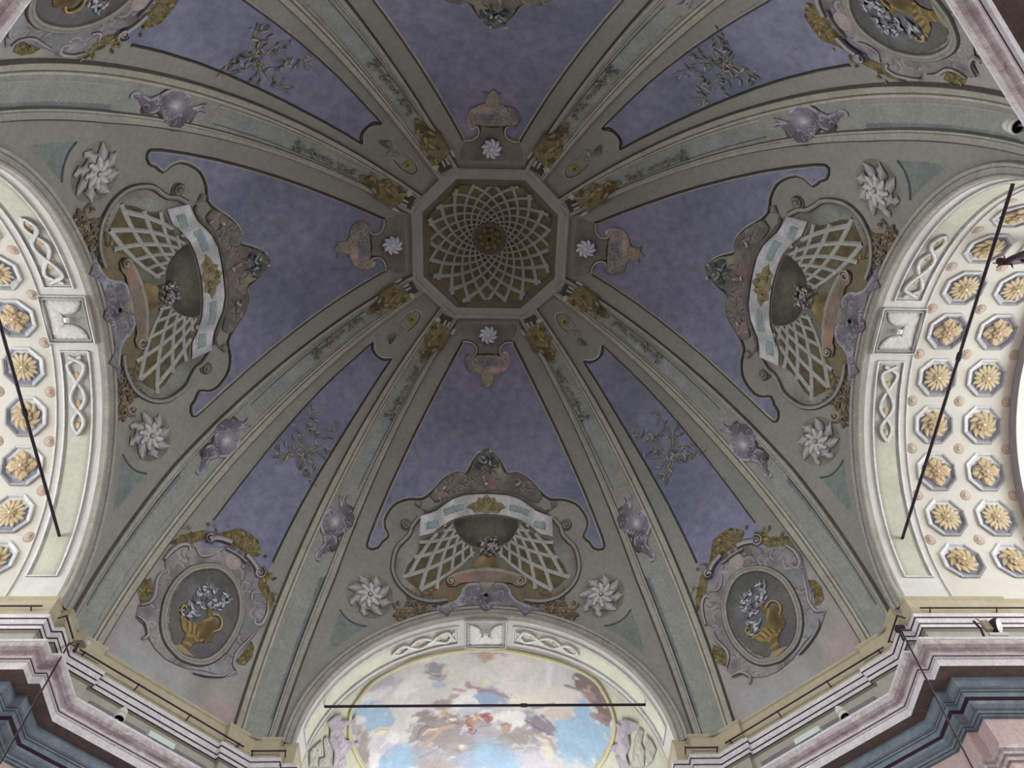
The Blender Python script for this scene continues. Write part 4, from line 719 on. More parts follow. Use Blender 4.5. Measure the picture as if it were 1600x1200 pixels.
# plaster lobe above the diagonal panel, its gilt button and grey ornament
_lobe = join([ribbon([(-.2, 6.62), (-.1, 6.53), (0, 6.505), (.1, 6.53), (.2, 6.62)], .035, diag_s, .02, .015, LINE, ET, 4),
              ribbon([(-.1, 7.15), (-.12, 7.35), (-.06, 7.52), (.06, 7.52), (.12, 7.35), (.1, 7.15)], .03, diag_s, .008, .01, ((52, 50, 46), (110, 106, 96)), ET, 5)]
             + [dab((rs.uniform(-.09, .09), rs.uniform(6.78, 7.12)), .14, .07, rs.uniform(0, 3), diag_s, .01 + .002 * i, c, ET) for i, c in enumerate([(60, 60, 60), (74, 74, 74), (50, 52, 54), (84, 82, 80), (66, 66, 64), (58, 60, 60)])])
lobe_me = mesh_from('grey_scroll_ornament', *_lobe); lobe_me.materials.append(M['paint'])
_bt = join([disc((0, 7.36), .07, diag_s, .012, (96, 86, 44), ET, .02), disc((0, 7.36), .035, diag_s, .03, (60, 54, 34), ET, .01)])
button_me = mesh_from('gilt_button', *_bt); button_me.materials.append(M['paint'])
# sea-green corner fields beside the arch
_tc = join([patch(OUT['teal_corner'], wide_s, .006, .05, painter((98, 106, 103), (), None, EL, (5, .2))), ribbon([(-2.276, 2.298), (-2.167, 2.189), (-2.016, 2.131), (-1.85, 2.126)], .03, wide_s, .012, .008, ((70, 84, 82), (60, 70, 68)), EL, 4)])
tc_me = {1: mesh_from('sea_green_corner', *_tc), -1: mesh_from('sea_green_corner', *flip_item(_tc))}
for m in tc_me.values(): m.materials.append(M['paint'])
for side, k in SIDES:
    p = link('blue_panel', panel_me, None, ceiling, rz=k * HP, label={'front': 'blue violet field above the front niche', 'left': 'blue violet field beside the left niche', 'right': 'blue violet field beside the right niche', 'back': 'blue violet field at the top edge of the picture'}[side])
    link('panel_moulding', line_me, None, p)
    for sg in (1, -1): link('sea_green_corner', tc_me[sg], None, ceiling, rz=k * HP)
    d = link('blue_panel', dpanel_me, None, ceiling, rz=k * HP, label='narrow blue violet field of a diagonal web')
    link('panel_moulding', dline_me, None, d)
    link('stained_plaster_field', low_me, None, ceiling, rz=k * HP)
    link('grey_scroll_ornament', lobe_me, None, ceiling, rz=k * HP)
    link('gilt_button', button_me, None, ceiling, rz=k * HP)

# ---------------------------------------------------------------- oculus
def octa(s): 
    t, o = .5466 * s, 1.1032 * s
    return np.array([(t, o), (o, t), (o, -t), (t, -o), (-t, -o), (-o, -t), (-o, t), (-t, o)])
def octring(prof):
    V = np.concatenate([np.column_stack([octa(s), np.full(8, z)]) for s, z in prof]); m = len(prof)
    return V, [(i * 8 + j, i * 8 + (j + 1) % 8, (i + 1) * 8 + (j + 1) % 8, (i + 1) * 8 + j) for i in range(m - 1) for j in range(8)]
oc = empty('oculus', loc=(0, 0, HO), label='octagonal lattice oculus with gilt rosette at the crown of the dome', cat='oculus')
def ocadd(name, V, F, mat, parent=oc, C=None, smooth=False, label=None):
    V = np.asarray(V, float).copy(); V[:, 2] -= HO
    return link(name, mesh_from(name, V, F, C, smooth), mat, parent, label=label)
m_ocl = plaster('oculus_pale_moulding', (.38, .375, .345), (.44, .43, .40)); m_ocd = plaster('oculus_brown_band', (.17, .15, .11), (.21, .18, .13))
m_bar = plaster('lattice_grey_bar', (.40, .395, .37), (.45, .44, .41)); m_olive = plaster('lattice_olive_ground', (.15, .14, .085), (.26, .23, .10), (.12, .12, .09), 9)
ocadd('outer_moulding', *octring([(1.165, HO + .02), (1.16, HO - .05), (1.13, HO - .06), (1.115, HO - .05), (1.11, HO - .02), (1.02, HO - .02), (1.0, HO)]), m_ocl)
ocadd('brown_band', *octring([(1.0, HO), (.985, HO + .03), (.90, HO + .06), (.885, HO + .05)]), m_ocd)
def cap(x, y, o=0.0):
    r2 = (np.asarray(x) ** 2 + np.asarray(y) ** 2); return np.stack([x + 0 * r2, y + 0 * r2, HO + .05 + .42 * (1 - r2 / 1.05 ** 2) - np.asarray(o)], -1)
rr = np.linspace(0, 1, 18); V = []
for s in rr:
    q = densify(octa(.90 * s), 10) if s == 0 else np.concatenate([octa(.90 * s)[i] + (octa(.90 * s)[(i + 1) % 8] - octa(.90 * s)[i]) * t for i in range(8) for t in np.linspace(0, 1, 6)[:-1]]).reshape(-1, 2) if s > 0 else None
    if s == 0: q = np.zeros((40, 2))
    V.append(cap(q[:, 0], q[:, 1]))
ocadd('lattice_ground', np.concatenate(V), [(i * 40 + j, i * 40 + (j + 1) % 40, (i + 1) * 40 + (j + 1) % 40, (i + 1) * 40 + j) for i in range(17) for j in range(40)], m_olive, smooth=True)
NB = 20
cap_s = lambda x, y, o=0.0: cap(np.asarray(x, float), np.asarray(y, float), o)
OCTP = octa(.905)
for sg in (1, -1):
    for i in range(NB):
        r = np.geomspace(.27, 1.2, 90); th = 2 * np.pi * (i + (.25 if sg < 0 else 0)) / NB + sg * .98 * np.log(r / .27)
        q = np.stack([r * np.cos(th), r * np.sin(th)], 1); ins = in_poly(q, OCTP); q = q[ins]; rq = r[ins]
        t = np.gradient(q, axis=0); t /= np.linalg.norm(t, axis=1, keepdims=True); nr = np.stack([-t[:, 1], t[:, 0]], 1)
        V = []
        for u, h in ((-1, .004), (-.75, .03), (.75, .03), (1, .004)):
            p = q + nr * (u * (.007 + .026 * rq))[:, None]; V.append(cap(p[:, 0], p[:, 1], h + (.002 if sg > 0 else 0)))
        ocadd('lattice_bar', np.concatenate(V), grid_faces(4, len(q)), m_bar)
ocflower = join(petals((0, 0), .21, 8, cap_s, .07, .2, (62, 56, 34), (72, 64, 38), (34, 30, 20), .2, 1.0, .3, h=.02) + petals((0, 0), .13, 6, cap_s, .1, .2, (64, 58, 34), (58, 52, 32), (32, 28, 18), .2, 1.0, -.3, h=.02))
b = MB(); b.lathe([(.285, 0), (.285, -.06), (.25, -.07), (.22, -.04), (.2, -.045), (0.01, -.05)], (0, 0, HO + .46), (0, 0, 1), 28)
V = np.concatenate(b.V); ro = ocadd('rosette_plate', V, b.F, m_ocd, smooth=True)
ocadd('rosette', ocflower[0], ocflower[1], M['paint'], ro, ocflower[2], True, 'gilt rosette petals')
b = MB(); b.lathe([(.03, 0), (.025, -.05), (.01, -.06)], (0, 0, HO + .36), (0, 0, 1), 10); ocadd('boss', np.concatenate(b.V), b.F, M['iron'], ro)

# ---------------------------------------------------------------- niche paintings on the wide webs
N = OUT['niche']
nc = wide_s(0.0, 3.6, 0.0); P = Proto(nc)
S = wide_s
fieldp = [(a * 1.0, b) for a, b in N['frame']]
both = lambda f: join([f, flip_item(f)])
gp = (104, 101, 92)
shadow = patch([(-1.5, 3.3), (-1.3, 2.85), (-.7, 2.62), (.7, 2.62), (1.3, 2.85), (1.5, 3.3), (1.3, 3.7), (1.12, 4.06), (.8, 4.3), (0, 4.55), (-.8, 4.3), (-1.12, 4.06), (-1.3, 3.7)], S, .005, .05,
               painter((82, 80, 70), [('b', (0, 2.75), (.9, 0, 0, 4), (98, 82, 54), .8, .8), ('b', (-1.25, 3.3), (5, 0, 0, 2.2), (112, 113, 110), .8, .8), ('b', (1.25, 3.3), (5, 0, 0, 2.2), (98, 100, 97), .8, .8)], None, EM), curve=3)
P.add('painted_recess', shadow)
lat = patch(N['lattice'], S, .012, .04, painter((66, 62, 47), [('b', (-.8, 3.0), (2.5, 0, 0, 3), (80, 68, 42), .9, .7)], None, EM, (14, .7)))
P.add('lattice_ground', flip_item(lat)); lg = P.add('lattice_ground', lat, label='olive ground behind the grey trellis')
for bar in N['bars']:
    L = math.dist(*bar)
    r = ribbon(bar, .034 + .03 * min(1, math.dist(((bar[0][0] + bar[1][0]) / 2, (bar[0][1] + bar[1][1]) / 2), (0, 3.85)) / 1.3), S, .018, .012, ((116, 117, 114), (128, 129, 126)), EM, 1)
    P.add('lattice_bar', r, sub=lg, smooth=False); P.add('lattice_bar', flip_item(r), sub=lg, smooth=False)
P.add('dark_oval', patch(N['oval'], S, .02, .03, painter((52, 51, 48), [('b', (.02, 3.95), (1 / .36, 0, 0, 1 / .25), (70, 68, 57), .5, .9), ('b', (.05, 3.85), (1 / .22, 0, 0, 1 / .12), (80, 77, 62), .8, .6), ('b', (-.1, 4.08), (1 / .3, 0, 0, 1 / .08), (60, 58, 54), .7, .6)], None, EM)), label='dark domed opening of the niche')
bd = P.add('white_balcony_band', patch(N['band'], S, .024, .03, painter((142, 142, 146), [('b', (x, 4.15), (1 / .12, 0, 0, 1 / .5), (104, 104, 106), .8, .5) for x in (-.8, .72, 1.1, -.4)] + [('b', (x, 4.1), (1 / .1, 0, 0, 1 / .5), (156, 156, 160), .8, .6) for x in (-1.0, -.62, .9)], None, EM, (5, .12), (.02, (110, 110, 108), .7)), relief=(.015, .05)))
for nm in ('teal1', 'teal2'):
    t = join([patch(N[nm], S, .055, .03, painter((104, 118, 118), [], None, EM, (6, .25))), ribbon(N[nm], .014, S, .052, .006, ((140, 150, 148),), EM, 1, closed=True)])
    P.add('sea_green_plate', t, sub=bd); P.add('sea_green_plate', flip_item(t), sub=bd)
P.add('gilt_emblem', join([patch(N['emblem'], S, .045, .02, painter((104, 96, 68), [], None, EM, (22, .6)), relief=(.006, .04))] + [ribbon(spiral((sx * x, y), r, 1.2, 1, sx), .02, S, .06, .008, ((70, 62, 42), (124, 114, 82)), EM, 2) for sx in (-1, 1) for x, y, r in ((.12, 4.26, .06), (.22, 4.24, .045), (.05, 4.38, .04))]), sub=bd, label='ochre scroll emblem on the white band')
P.add('upper_moulding', patch(N['topmould'], S, .03, .025, painter((90, 88, 82), [('s', [(a, b - .03) for a, b in N['topmould'][:8]], .03, (64, 60, 54), .6, .8), ('s', [(-a, b - .03) for a, b in N['topmould'][:8]], .03, (64, 60, 54), .6, .8), ('s', [(a, b + .01) for a, b in N['topmould'][:6]], .018, (140, 136, 124), .6, .8)], None, EM, (6, .2), (.02, (70, 66, 60), .6)), relief=(.02, .04)))
CO = [((104, 88, 84), (-.3, 4.72)), ((98, 94, 82), (-.55, 4.65)), ((116, 112, 96), (.25, 4.8)), ((84, 80, 72), (.5, 4.62)), ((72, 84, 84), (0, 5.1)), ((108, 88, 84), (.1, 4.65)), ((124, 120, 100), (.2, 5.0)), ((80, 76, 70), (-.15, 4.95)), ((112, 96, 88), (-.75, 4.45)), ((92, 88, 78), (.75, 4.45))]
cr = P.add('crest', patch(N['crest'], S, .03, .025, painter((84, 80, 76), [('b', c, (1 / .13, 0, 0, 1 / .12), [v * .88 for v in col], .8, .85) for col, c in CO] + curls(N['crest'], 46, .09, (112, 108, 100), (52, 50, 50)), None, EM, (9, .4), (.03, (58, 58, 64), .6)), relief=(.008, .08)))
rs = np.random.RandomState(11)
fl = [dab((rs.normal(0, .09), 5.05 + rs.normal(0, .09)), rs.uniform(.06, .13), .045, rs.uniform(0, 3.1), S, .05 + .002 * i, c, EM) for i, c in enumerate([(62, 70, 74), (58, 66, 71), (112, 114, 113), (54, 62, 64), (92, 102, 108), (66, 74, 72), (118, 112, 111), (52, 60, 65)] * 3)]
fl += [dab((x + rs.normal(0, .05), y + rs.normal(0, .04)), .08, .05, rs.uniform(0, 3.1), S, .055 + .002 * i, c, EM) for x, y in ((.02, 4.72), (-.72, 4.52), (.55, 4.68)) for i, c in enumerate([(108, 82, 82), (122, 115, 115), (92, 74, 74), (112, 100, 99)])]
P.add('flower_sprigs', join(fl), sub=cr, kind='stuff')
fr = ribbon(N['frame'], .085, S, .02, .022, ((58, 57, 54), (110, 109, 104), (94, 93, 88), (52, 51, 48)), EM, 5)
P.add('scroll_frame', fr); P.add('scroll_frame', flip_item(fr))
kn = join([disc(N['knob'][0], .10, S, .02, (78, 75, 68), EM, .02), ribbon(spiral(N['knob'][0], .085, 1.5, 2), .03, S, .035, .015, ((46, 45, 42), (112, 110, 104)), EM, 2)])
P.add('scroll_volute', kn); P.add('scroll_volute', flip_item(kn))
sh = P.add('console_shelf', patch(N['shelf'], S, .04, .025, painter((98, 90, 80), [('s', [(-.55, 3.12), (-.25, 3.21), (0, 3.235), (.25, 3.21), (.55, 3.12)], .03, (122, 117, 104), .6, .9), ('s', [(-.45, 3.08), (-.2, 3.13), (0, 3.14), (.2, 3.13), (.45, 3.08)], .02, (120, 80, 70), .6, .9), ('b', (-.35, 3.06), (1 / .14, 0, 0, 1 / .06), (126, 90, 78), .8, .8), ('b', (.4, 3.06), (1 / .14, 0, 0, 1 / .06), (88, 74, 64), .8, .8)], None, EM), relief=(.012, .06)))
for sx in (-1, 1): P.add('volute', ribbon(spiral((sx * .577, 3.02), .075, 1.5, math.pi / 2, -sx), .034, S, .065, .014, ((70, 60, 54), (140, 124, 108)), EM, 2), sub=sh)
P.add('gilt_dome', patch(N['ball'], S, .03, .02, painter((96, 82, 55), [('b', (-.08, 3.42), (1 / .07, 0, 0, 1 / .05), (114, 98, 70), .9, .8), ('b', (.14, 3.33), (1 / .06, 0, 0, 1 / .1), (70, 58, 40), .9, .8)], None, EM, (14, .3)), relief=(.02, .12)))
P.add('pedestal', patch(N['pedestal'], S, .05, .025, painter((104, 100, 90), [], None, EM, (8, .2), (.02, (90, 84, 72), .6)), relief=(.03, .04)))
fl = [dab((.03 + rs.normal(0, .085), 3.62 + rs.normal(0, .075)), rs.uniform(.04, .08), .04, rs.uniform(0, 3.1), S, .055 + .001 * i, c, EM, .004) for i, c in enumerate([(116, 113, 116), (90, 84, 89), (106, 90, 94), (72, 70, 73), (130, 127, 129), (80, 78, 73), (96, 91, 98), (112, 99, 102)] * 7)]
P.add('flower_bunch', join(fl), label='pale flowers on the gilt dome', kind='stuff')
shp = P.add('shell_keystone', patch(N['shell'], S, .055, .022, painter((92, 91, 98), [('b', (sx * .27, 2.9), (1 / .13, 0, 0, 1 / .1), (84, 82, 88), .8, .8) for sx in (-1, 1)] + [('b', (0, 2.75), (1 / .14, 0, 0, 1 / .12), (58, 57, 61), .8, .9), ('b', (-.42, 2.7), (1 / .07, 0, 0, 1 / .12), (132, 132, 142), .8, .8)] + curls(N['shell'], 40, .07, (124, 124, 134), (62, 60, 66)) + [('s', [(sx * .16, 2.99), (sx * .28, 2.98), (sx * .37, 2.9), (sx * .40, 2.8), (sx * .5, 2.68), (sx * .7, 2.58)], .03, (128, 128, 137), .7, .8) for sx in (-1, 1)] + [('s', [(sx * .3, 2.93), (sx * .3, 2.82), (sx * .38, 2.7)], .025, (80, 78, 86), .8, .7) for sx in (-1, 1)], None, EL * .9, (10, .35), (.02, (64, 62, 68), .5)), relief=(.02, .1)), label='lilac grey shell ornament over the arch')
P.add('vent_hole', disc(N['hole'][0], .033, S, .078, (14, 14, 16), EL, .004), sub=shp)
lf = [dab((x + rs.normal(0, .1), y + rs.normal(0, .07)), rs.uniform(.04, .09), .045, rs.uniform(0, 3.1), S, .012 + .001 * i, c, EL, .003) for x, y in [(-1.13, 2.68), (-1.05, 2.55), (-1.25, 2.48), (-1.35, 2.36), (-.95, 2.72), (-1.18, 2.6), (-1.3, 2.42), (-1.0, 2.64)] for i, c in enumerate(3 * [(100, 84, 58), (82, 68, 50), (92, 80, 66), (74, 62, 50), (108, 94, 70), (88, 72, 62)])]
P.add('ochre_leaves', both(join(lf)), kind='stuff')
for side, k in SIDES:
    P.place('niche_mural', k, 'painted trellis niche with white balcony band ' + {'front': 'above the front sky-fresco arch', 'left': 'above the left coffered arch', 'right': 'above the right coffered arch', 'back': 'cut off by the top edge of the picture'}[side], 'mural', 'four painted niches of the dome')

# ---------------------------------------------------------------- crest and pinwheel flower at the head of each wide panel
P = Proto(wide_s(0.0, 6.8, 0.0))
tcr = [('b', (-.3, 6.65), (1 / .12, 0, 0, 1 / .16), (72, 76, 66), .8, .9), ('b', (.3, 6.65), (1 / .13, 0, 0, 1 / .16), (98, 82, 78), .8, .9), ('b', (.05, 6.62), (1 / .22, 0, 0, 1 / .06), (62, 66, 84), .7, .9), ('b', (-.1, 6.52), (1 / .15, 0, 0, 1 / .05), (88, 88, 76), .8, .8), ('b', (.12, 6.52), (1 / .14, 0, 0, 1 / .05), (112, 94, 86), .8, .9), ('b', (0, 6.38), (1 / .1, 0, 0, 1 / .1), (92, 84, 72), .8, .8), ('s', [(-.36, 6.78), (-.41, 6.66), (-.35, 6.54)], .03, (54, 56, 60), .8, .8), ('s', [(.26, 6.8), (.33, 6.83), (.38, 6.74)], .03, (130, 116, 108), .8, .8)] + curls(OUT['top_crest'], 26, .08, (104, 98, 92), (46, 44, 46))
P.add('crest', patch(OUT['top_crest'], S, .02, .022, painter((80, 76, 70), tcr, None, ET, (10, .35), (.025, (52, 52, 60), .5)), relief=(.01, .07)), label='hanging scroll crest, grey-green and rose')
for sx in (-1, 1):
    P.add('scroll', ribbon([(sx * .44, 6.985), (sx * .33, 6.985), (sx * .24, 6.94), (sx * .2, 6.87), (sx * .215, 6.79), (sx * .26, 6.77)], .04, S, .02, .015, ((56, 54, 50), (112, 108, 98), (72, 69, 62)), ET, 5))
P.add('shaded_field', patch([(-.5, 7.3), (.5, 7.3), (.5, 7.18), (.43, 7.02), (.3, 7.0), (.22, 6.9), (.2, 6.78), (-.2, 6.78), (-.22, 6.9), (-.3, 7.0), (-.43, 7.02), (-.5, 7.18)], S, .006, .04, painter((72, 70, 64), [('b', (.06, 7.08), (1 / .2, 0, 0, 1 / .2), (58, 56, 54), .8, .7)], None, ET, (5, .2))))
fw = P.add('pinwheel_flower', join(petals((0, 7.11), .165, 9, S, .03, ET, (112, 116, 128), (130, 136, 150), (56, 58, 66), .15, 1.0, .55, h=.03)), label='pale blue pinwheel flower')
P.add('flower_eye', disc((0, 7.11), .04, S, .05, (120, 124, 136), ET, .02), sub=fw)
for side, k in SIDES:
    P.place('crest_ornament', k, 'scrolled crest with pale blue pinwheel flower, ' + {'front': 'just below the oculus', 'left': 'just left of the oculus', 'right': 'just right of the oculus', 'back': 'just above the oculus'}[side], 'ornament', 'pinwheel crests round the oculus')

# ---------------------------------------------------------------- white acanthus rosettes beside the arches
ctr = OUT['rosette_at']
for sx in (-1, 1):
    c = (sx * ctr[0], ctr[1]); P = Proto(wide_s(c[0], c[1], 0.0))
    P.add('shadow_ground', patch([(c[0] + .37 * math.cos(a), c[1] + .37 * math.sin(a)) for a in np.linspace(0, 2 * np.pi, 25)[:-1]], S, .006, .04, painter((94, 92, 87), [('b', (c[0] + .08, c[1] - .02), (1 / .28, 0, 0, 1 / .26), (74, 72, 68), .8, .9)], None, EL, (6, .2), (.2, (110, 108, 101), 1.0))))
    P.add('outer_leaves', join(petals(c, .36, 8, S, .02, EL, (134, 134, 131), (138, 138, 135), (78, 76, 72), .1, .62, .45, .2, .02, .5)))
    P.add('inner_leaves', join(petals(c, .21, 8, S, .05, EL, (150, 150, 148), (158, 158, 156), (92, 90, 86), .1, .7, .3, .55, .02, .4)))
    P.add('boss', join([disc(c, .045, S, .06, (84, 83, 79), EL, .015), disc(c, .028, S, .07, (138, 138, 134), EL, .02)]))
    for side, k in SIDES:
        if side == 'back': continue
        w = {('front', -1): 'left of the front niche', ('front', 1): 'right of the front niche', ('left', -1): 'above the left niche near the upper left rib', ('left', 1): 'below the left niche',
             ('right', -1): 'below the right niche', ('right', 1): 'above the right niche near the upper right rib'}[(side, sx)]
        P.place('acanthus_rosette', k, 'whitish painted acanthus rosette ' + w, 'rosette', 'acanthus rosettes of the webs')

# ---------------------------------------------------------------- vase medallions on the diagonal webs
MD = OUT['medallion']; S = diag_s
P = Proto(diag_s(0.0, 1.25, 0.0))
P.add('gilt_foliage', join([patch(MD[k2], S, .008, .022, painter((98, 86, 56), curls(MD[k2], 22, .08, (126, 110, 68), (62, 54, 38)), None, ED, (16, .8), (.03, (80, 76, 62), .6)), relief=(.008, .06)) for k2 in ('goldtop', 'goldright', 'goldleft', 'goldlow')]
      + [dab((x + rs.normal(0, .07), y + rs.normal(0, .06)), rs.uniform(.05, .10), .045, rs.uniform(0, 3.1), S, .016 + .001 * i, c2, ED, .004) for x, y in ((-.7, 2.25), (-.45, 2.45), (-.15, 2.65), (.1, 2.72), (.25, 2.6), (.6, 2.35), (.8, 2.1), (-.86, 1.1), (.82, 1.1)) for i, c2 in enumerate([(118, 102, 60), (80, 70, 46), (130, 114, 70), (90, 76, 48), (108, 96, 68)])]), kind='stuff')
co = [('b', (-.75, 1.6), (1 / .25, 0, 0, 1 / .5), (118, 108, 108), .9, .8), ('b', (.75, 1.5), (1 / .25, 0, 0, 1 / .6), (104, 108, 111), .9, .9), ('b', (-.4, .5), (1 / .4, 0, 0, 1 / .3), (130, 122, 122), .9, .8), ('b', (.4, .6), (1 / .4, 0, 0, 1 / .25), (126, 130, 136), .9, .8), ('b', (0, 2.35), (1 / .4, 0, 0, 1 / .15), (84, 77, 78), .8, .9), ('b', (-.3, 2.15), (1 / .25, 0, 0, 1 / .1), (126, 116, 114), .8, .9)]
co += [('b', (rs.uniform(-.8, .8), rs.uniform(.4, 2.4)), (1 / rs.uniform(.05, .12), 0, 0, 1 / rs.uniform(.05, .14)), c2, .8, .6) for c2 in [(134, 127, 130), (80, 75, 78), (120, 113, 118), (92, 89, 93), (140, 133, 132), (74, 71, 75)] * 6] + curls(MD['cartouche'], 90, .11, (146, 139, 140), (72, 68, 72))
cb = P.add('cartouche', patch(MD['cartouche'], S, .02, .022, painter((112, 105, 106), co, None, ED, (8, .3), (.035, (84, 79, 82), .6)), relief=(.012, .07)), label='lilac and rose scrolled cartouche')
SC_ = ((70, 66, 69), (142, 135, 136), (112, 105, 108))
for pts, w_ in (([(-.83, .86), (-.74, .98), (-.73, 1.12), (-.8, 1.32), (-.8, 1.47)], .06), ([(-.86, 1.65), (-.84, 1.8), (-.78, 1.97), (-.68, 2.05), (-.62, 1.98)], .08), ([(-.58, 2.08), (-.45, 2.02), (-.34, 2.1), (-.28, 2.2)], .05), ([(.78, 2.0), (.84, 1.85), (.83, 1.66), (.74, 1.6), (.7, 1.68)], .08), ([(.78, 1.45), (.72, 1.25), (.66, 1.05), (.68, .86), (.76, .8)], .06), ([(.6, 2.06), (.5, 2.0), (.52, 1.88)], .05), ([(-.8, .7), (-.66, .68), (-.56, .55), (-.6, .45)], .06), ([(.2, .42), (.4, .5), (.6, .62), (.66, .72)], .05)):
    P.add('scroll', ribbon(pts, w_, S, .03, .016, SC_, ED, 5, (.5, 1, 1, .6)), sub=cb)
for nm, sg in (('scroll1', 1), ('scroll2', -1)):
    q = MD[nm]; P.add('top_scroll', join([ribbon(q, .11, S, .035, .02, ((62, 59, 61), (140, 134, 134), (120, 113, 114), (70, 66, 69)), ED, 6), ribbon(spiral(q[0] if sg > 0 else q[-1], .085, 1.5, math.pi / 2, sg), .035, S, .055, .014, ((56, 53, 55), (142, 136, 136)), ED, 2)]), sub=cb)
P.add('rose_disc', join([disc((MD['disc'][0][0], MD['disc'][0][1]), .13, S, .035, (140, 125, 121), ED, .01), ribbon(MD['scap'], .05, S, .05, .012, ((68, 64, 66), (146, 138, 138)), ED, 5)]), sub=cb)
P.add('oval_frame', ribbon([((a + c) / 2, (b2 + d2) / 2) for (a, b2), (c, d2) in zip(smooth_curve(MD['outer'], 4, True), smooth_curve([(lambda p: p)(p) for p in [min(MD['inner'], key=lambda q: math.dist(q, o)) for o in MD['outer']]], 4, True))], .115, S, .04, .025, ((76, 75, 68), (128, 127, 118), (108, 107, 98), (124, 122, 114), (66, 64, 58)), ED, 1, closed=True))
io = [('b', (-.1, 1.75), (1 / .4, 0, 0, 1 / .3), (72, 72, 68), .9, .8), ('b', (.3, 1.2), (1 / .25, 0, 0, 1 / .4), (92, 85, 83), .9, .7), ('b', (-.35, 1.0), (1 / .2, 0, 0, 1 / .4), (90, 90, 84), .9, .6), ('b', (.2, .75), (1 / .2, 0, 0, 1 / .12), (80, 78, 84), .8, .8), ('b', (-.05, 1.5), (1 / .26, 0, 0, 1 / .2), (106, 107, 114), .9, .8), ('b', (-.2, 1.2), (1 / .15, 0, 0, 1 / .12), (92, 93, 98), .9, .8)]
gd = P.add('oval_ground', patch(MD['inner'], S, .044, .03, painter((82, 81, 77), io, None, ED, (6, .2), (.05, (60, 59, 55), .7)), curve=3), label='shadowy grey picture field of the oval')
vo_ = [('b', (-.18, .98), (1 / .08, 0, 0, 1 / .12), (132, 110, 64), .8, .7), ('b', (.15, 1.05), (1 / .08, 0, 0, 1 / .2), (74, 60, 36), .8, .8)] + [('s', [(-.2 + .045 * i, 1.06 - .004 * i * i), (-.13 + .035 * i, .9)], .016, (148, 126, 78) if i % 2 else (68, 54, 33), .6, .9) for i in range(10)] + [('s', [(-.3, 1.02), (-.1, 1.06), (.08, 1.22), (.12, 1.3)], .03, (142, 120, 74), .6, .8), ('s', [(-.12, .84), (0, .86), (.09, .84)], .03, (136, 114, 68), .6, .8), ('s', [(-.11, .72), (0, .73)], .03, (140, 118, 72), .6, .8)]
v = P.add('golden_vase', patch(MD['vase'], S, .056, .014, painter((108, 90, 54), vo_, None, ED, (12, .25), (.015, (66, 54, 34), .7)), relief=(.016, .1)), label='gadrooned golden vase')
P.add('handle', ribbon(MD['handle'], .035, S, .062, .012, ((96, 74, 38), (178, 146, 78), (110, 86, 44)), ED, 6), sub=v)
P.add('handle', ribbon([(-.28, 1.06), (-.33, 1.12), (-.32, 1.2), (-.27, 1.18)], .03, S, .062, .012, ((96, 74, 38), (178, 146, 78), (110, 86, 44)), ED, 6), sub=v)
P.add('plinth', patch(MD['plinth'], S, .056, .02, painter((124, 112, 88), [], None, ED, (8, .2)), relief=(.008, .04)))
FLC = [(130, 133, 142), (104, 107, 116), (150, 153, 160), (94, 88, 94), (118, 121, 131), (78, 80, 85), (108, 98, 104)]
fl = [dab((x + rs.normal(0, .035), y + rs.normal(0, .035)), rs.uniform(.05, .1), .04, rs.uniform(0, 3.1), S, .062 + .0012 * i, FLC[rs.randint(7)], ED, .004) for x, y in MD['flowers'] for i in range(9)]
P.add('bouquet', join(fl), label='pale blue and white flowers in the vase', kind='stuff')
for k, w in enumerate(('in the lower right corner', 'in the lower left corner', 'cut off by the upper left corner', 'cut off by the upper right corner')):
    P.place('vase_medallion', k, 'oval medallion with golden flower vase in scrolled cartouche ' + w, 'medallion', 'vase medallions on the diagonal webs')

# ---------------------------------------------------------------- gilt sprays on the diagonal panels
P = Proto(diag_s(0.0, 4.2, 0.0))
tw = [ribbon(q, .035, S, .012, .008, ((84, 82, 66), (112, 108, 86)), EM, 5, (1, .8, .4)) for q in OUT['spray']]
P.add('twigs', join(tw), kind='stuff')
pts = np.array([p for q in OUT['spray'] for p in q])
lf = [dab(pts[rs.randint(len(pts))] + rs.normal(0, .06, 2), rs.uniform(.05, .13), rs.uniform(.02, .045), rs.uniform(0, 3.1), S, .014 + .0003 * i, [(106, 102, 84), (92, 90, 84), (114, 108, 86), (100, 102, 112), (84, 85, 92), (76, 77, 80)][rs.randint(6)], EM, .004) for i in range(110)]
P.add('leaves', join(lf), kind='stuff')
for k, w in enumerate(('right of the front niche', 'left of the front niche', 'at the upper left of the oculus', 'at the upper right of the oculus')):
    P.place('gilt_spray', k, 'gilt leafy spray on the narrow blue panel ' + w, 'ornament', 'gilt sprays')

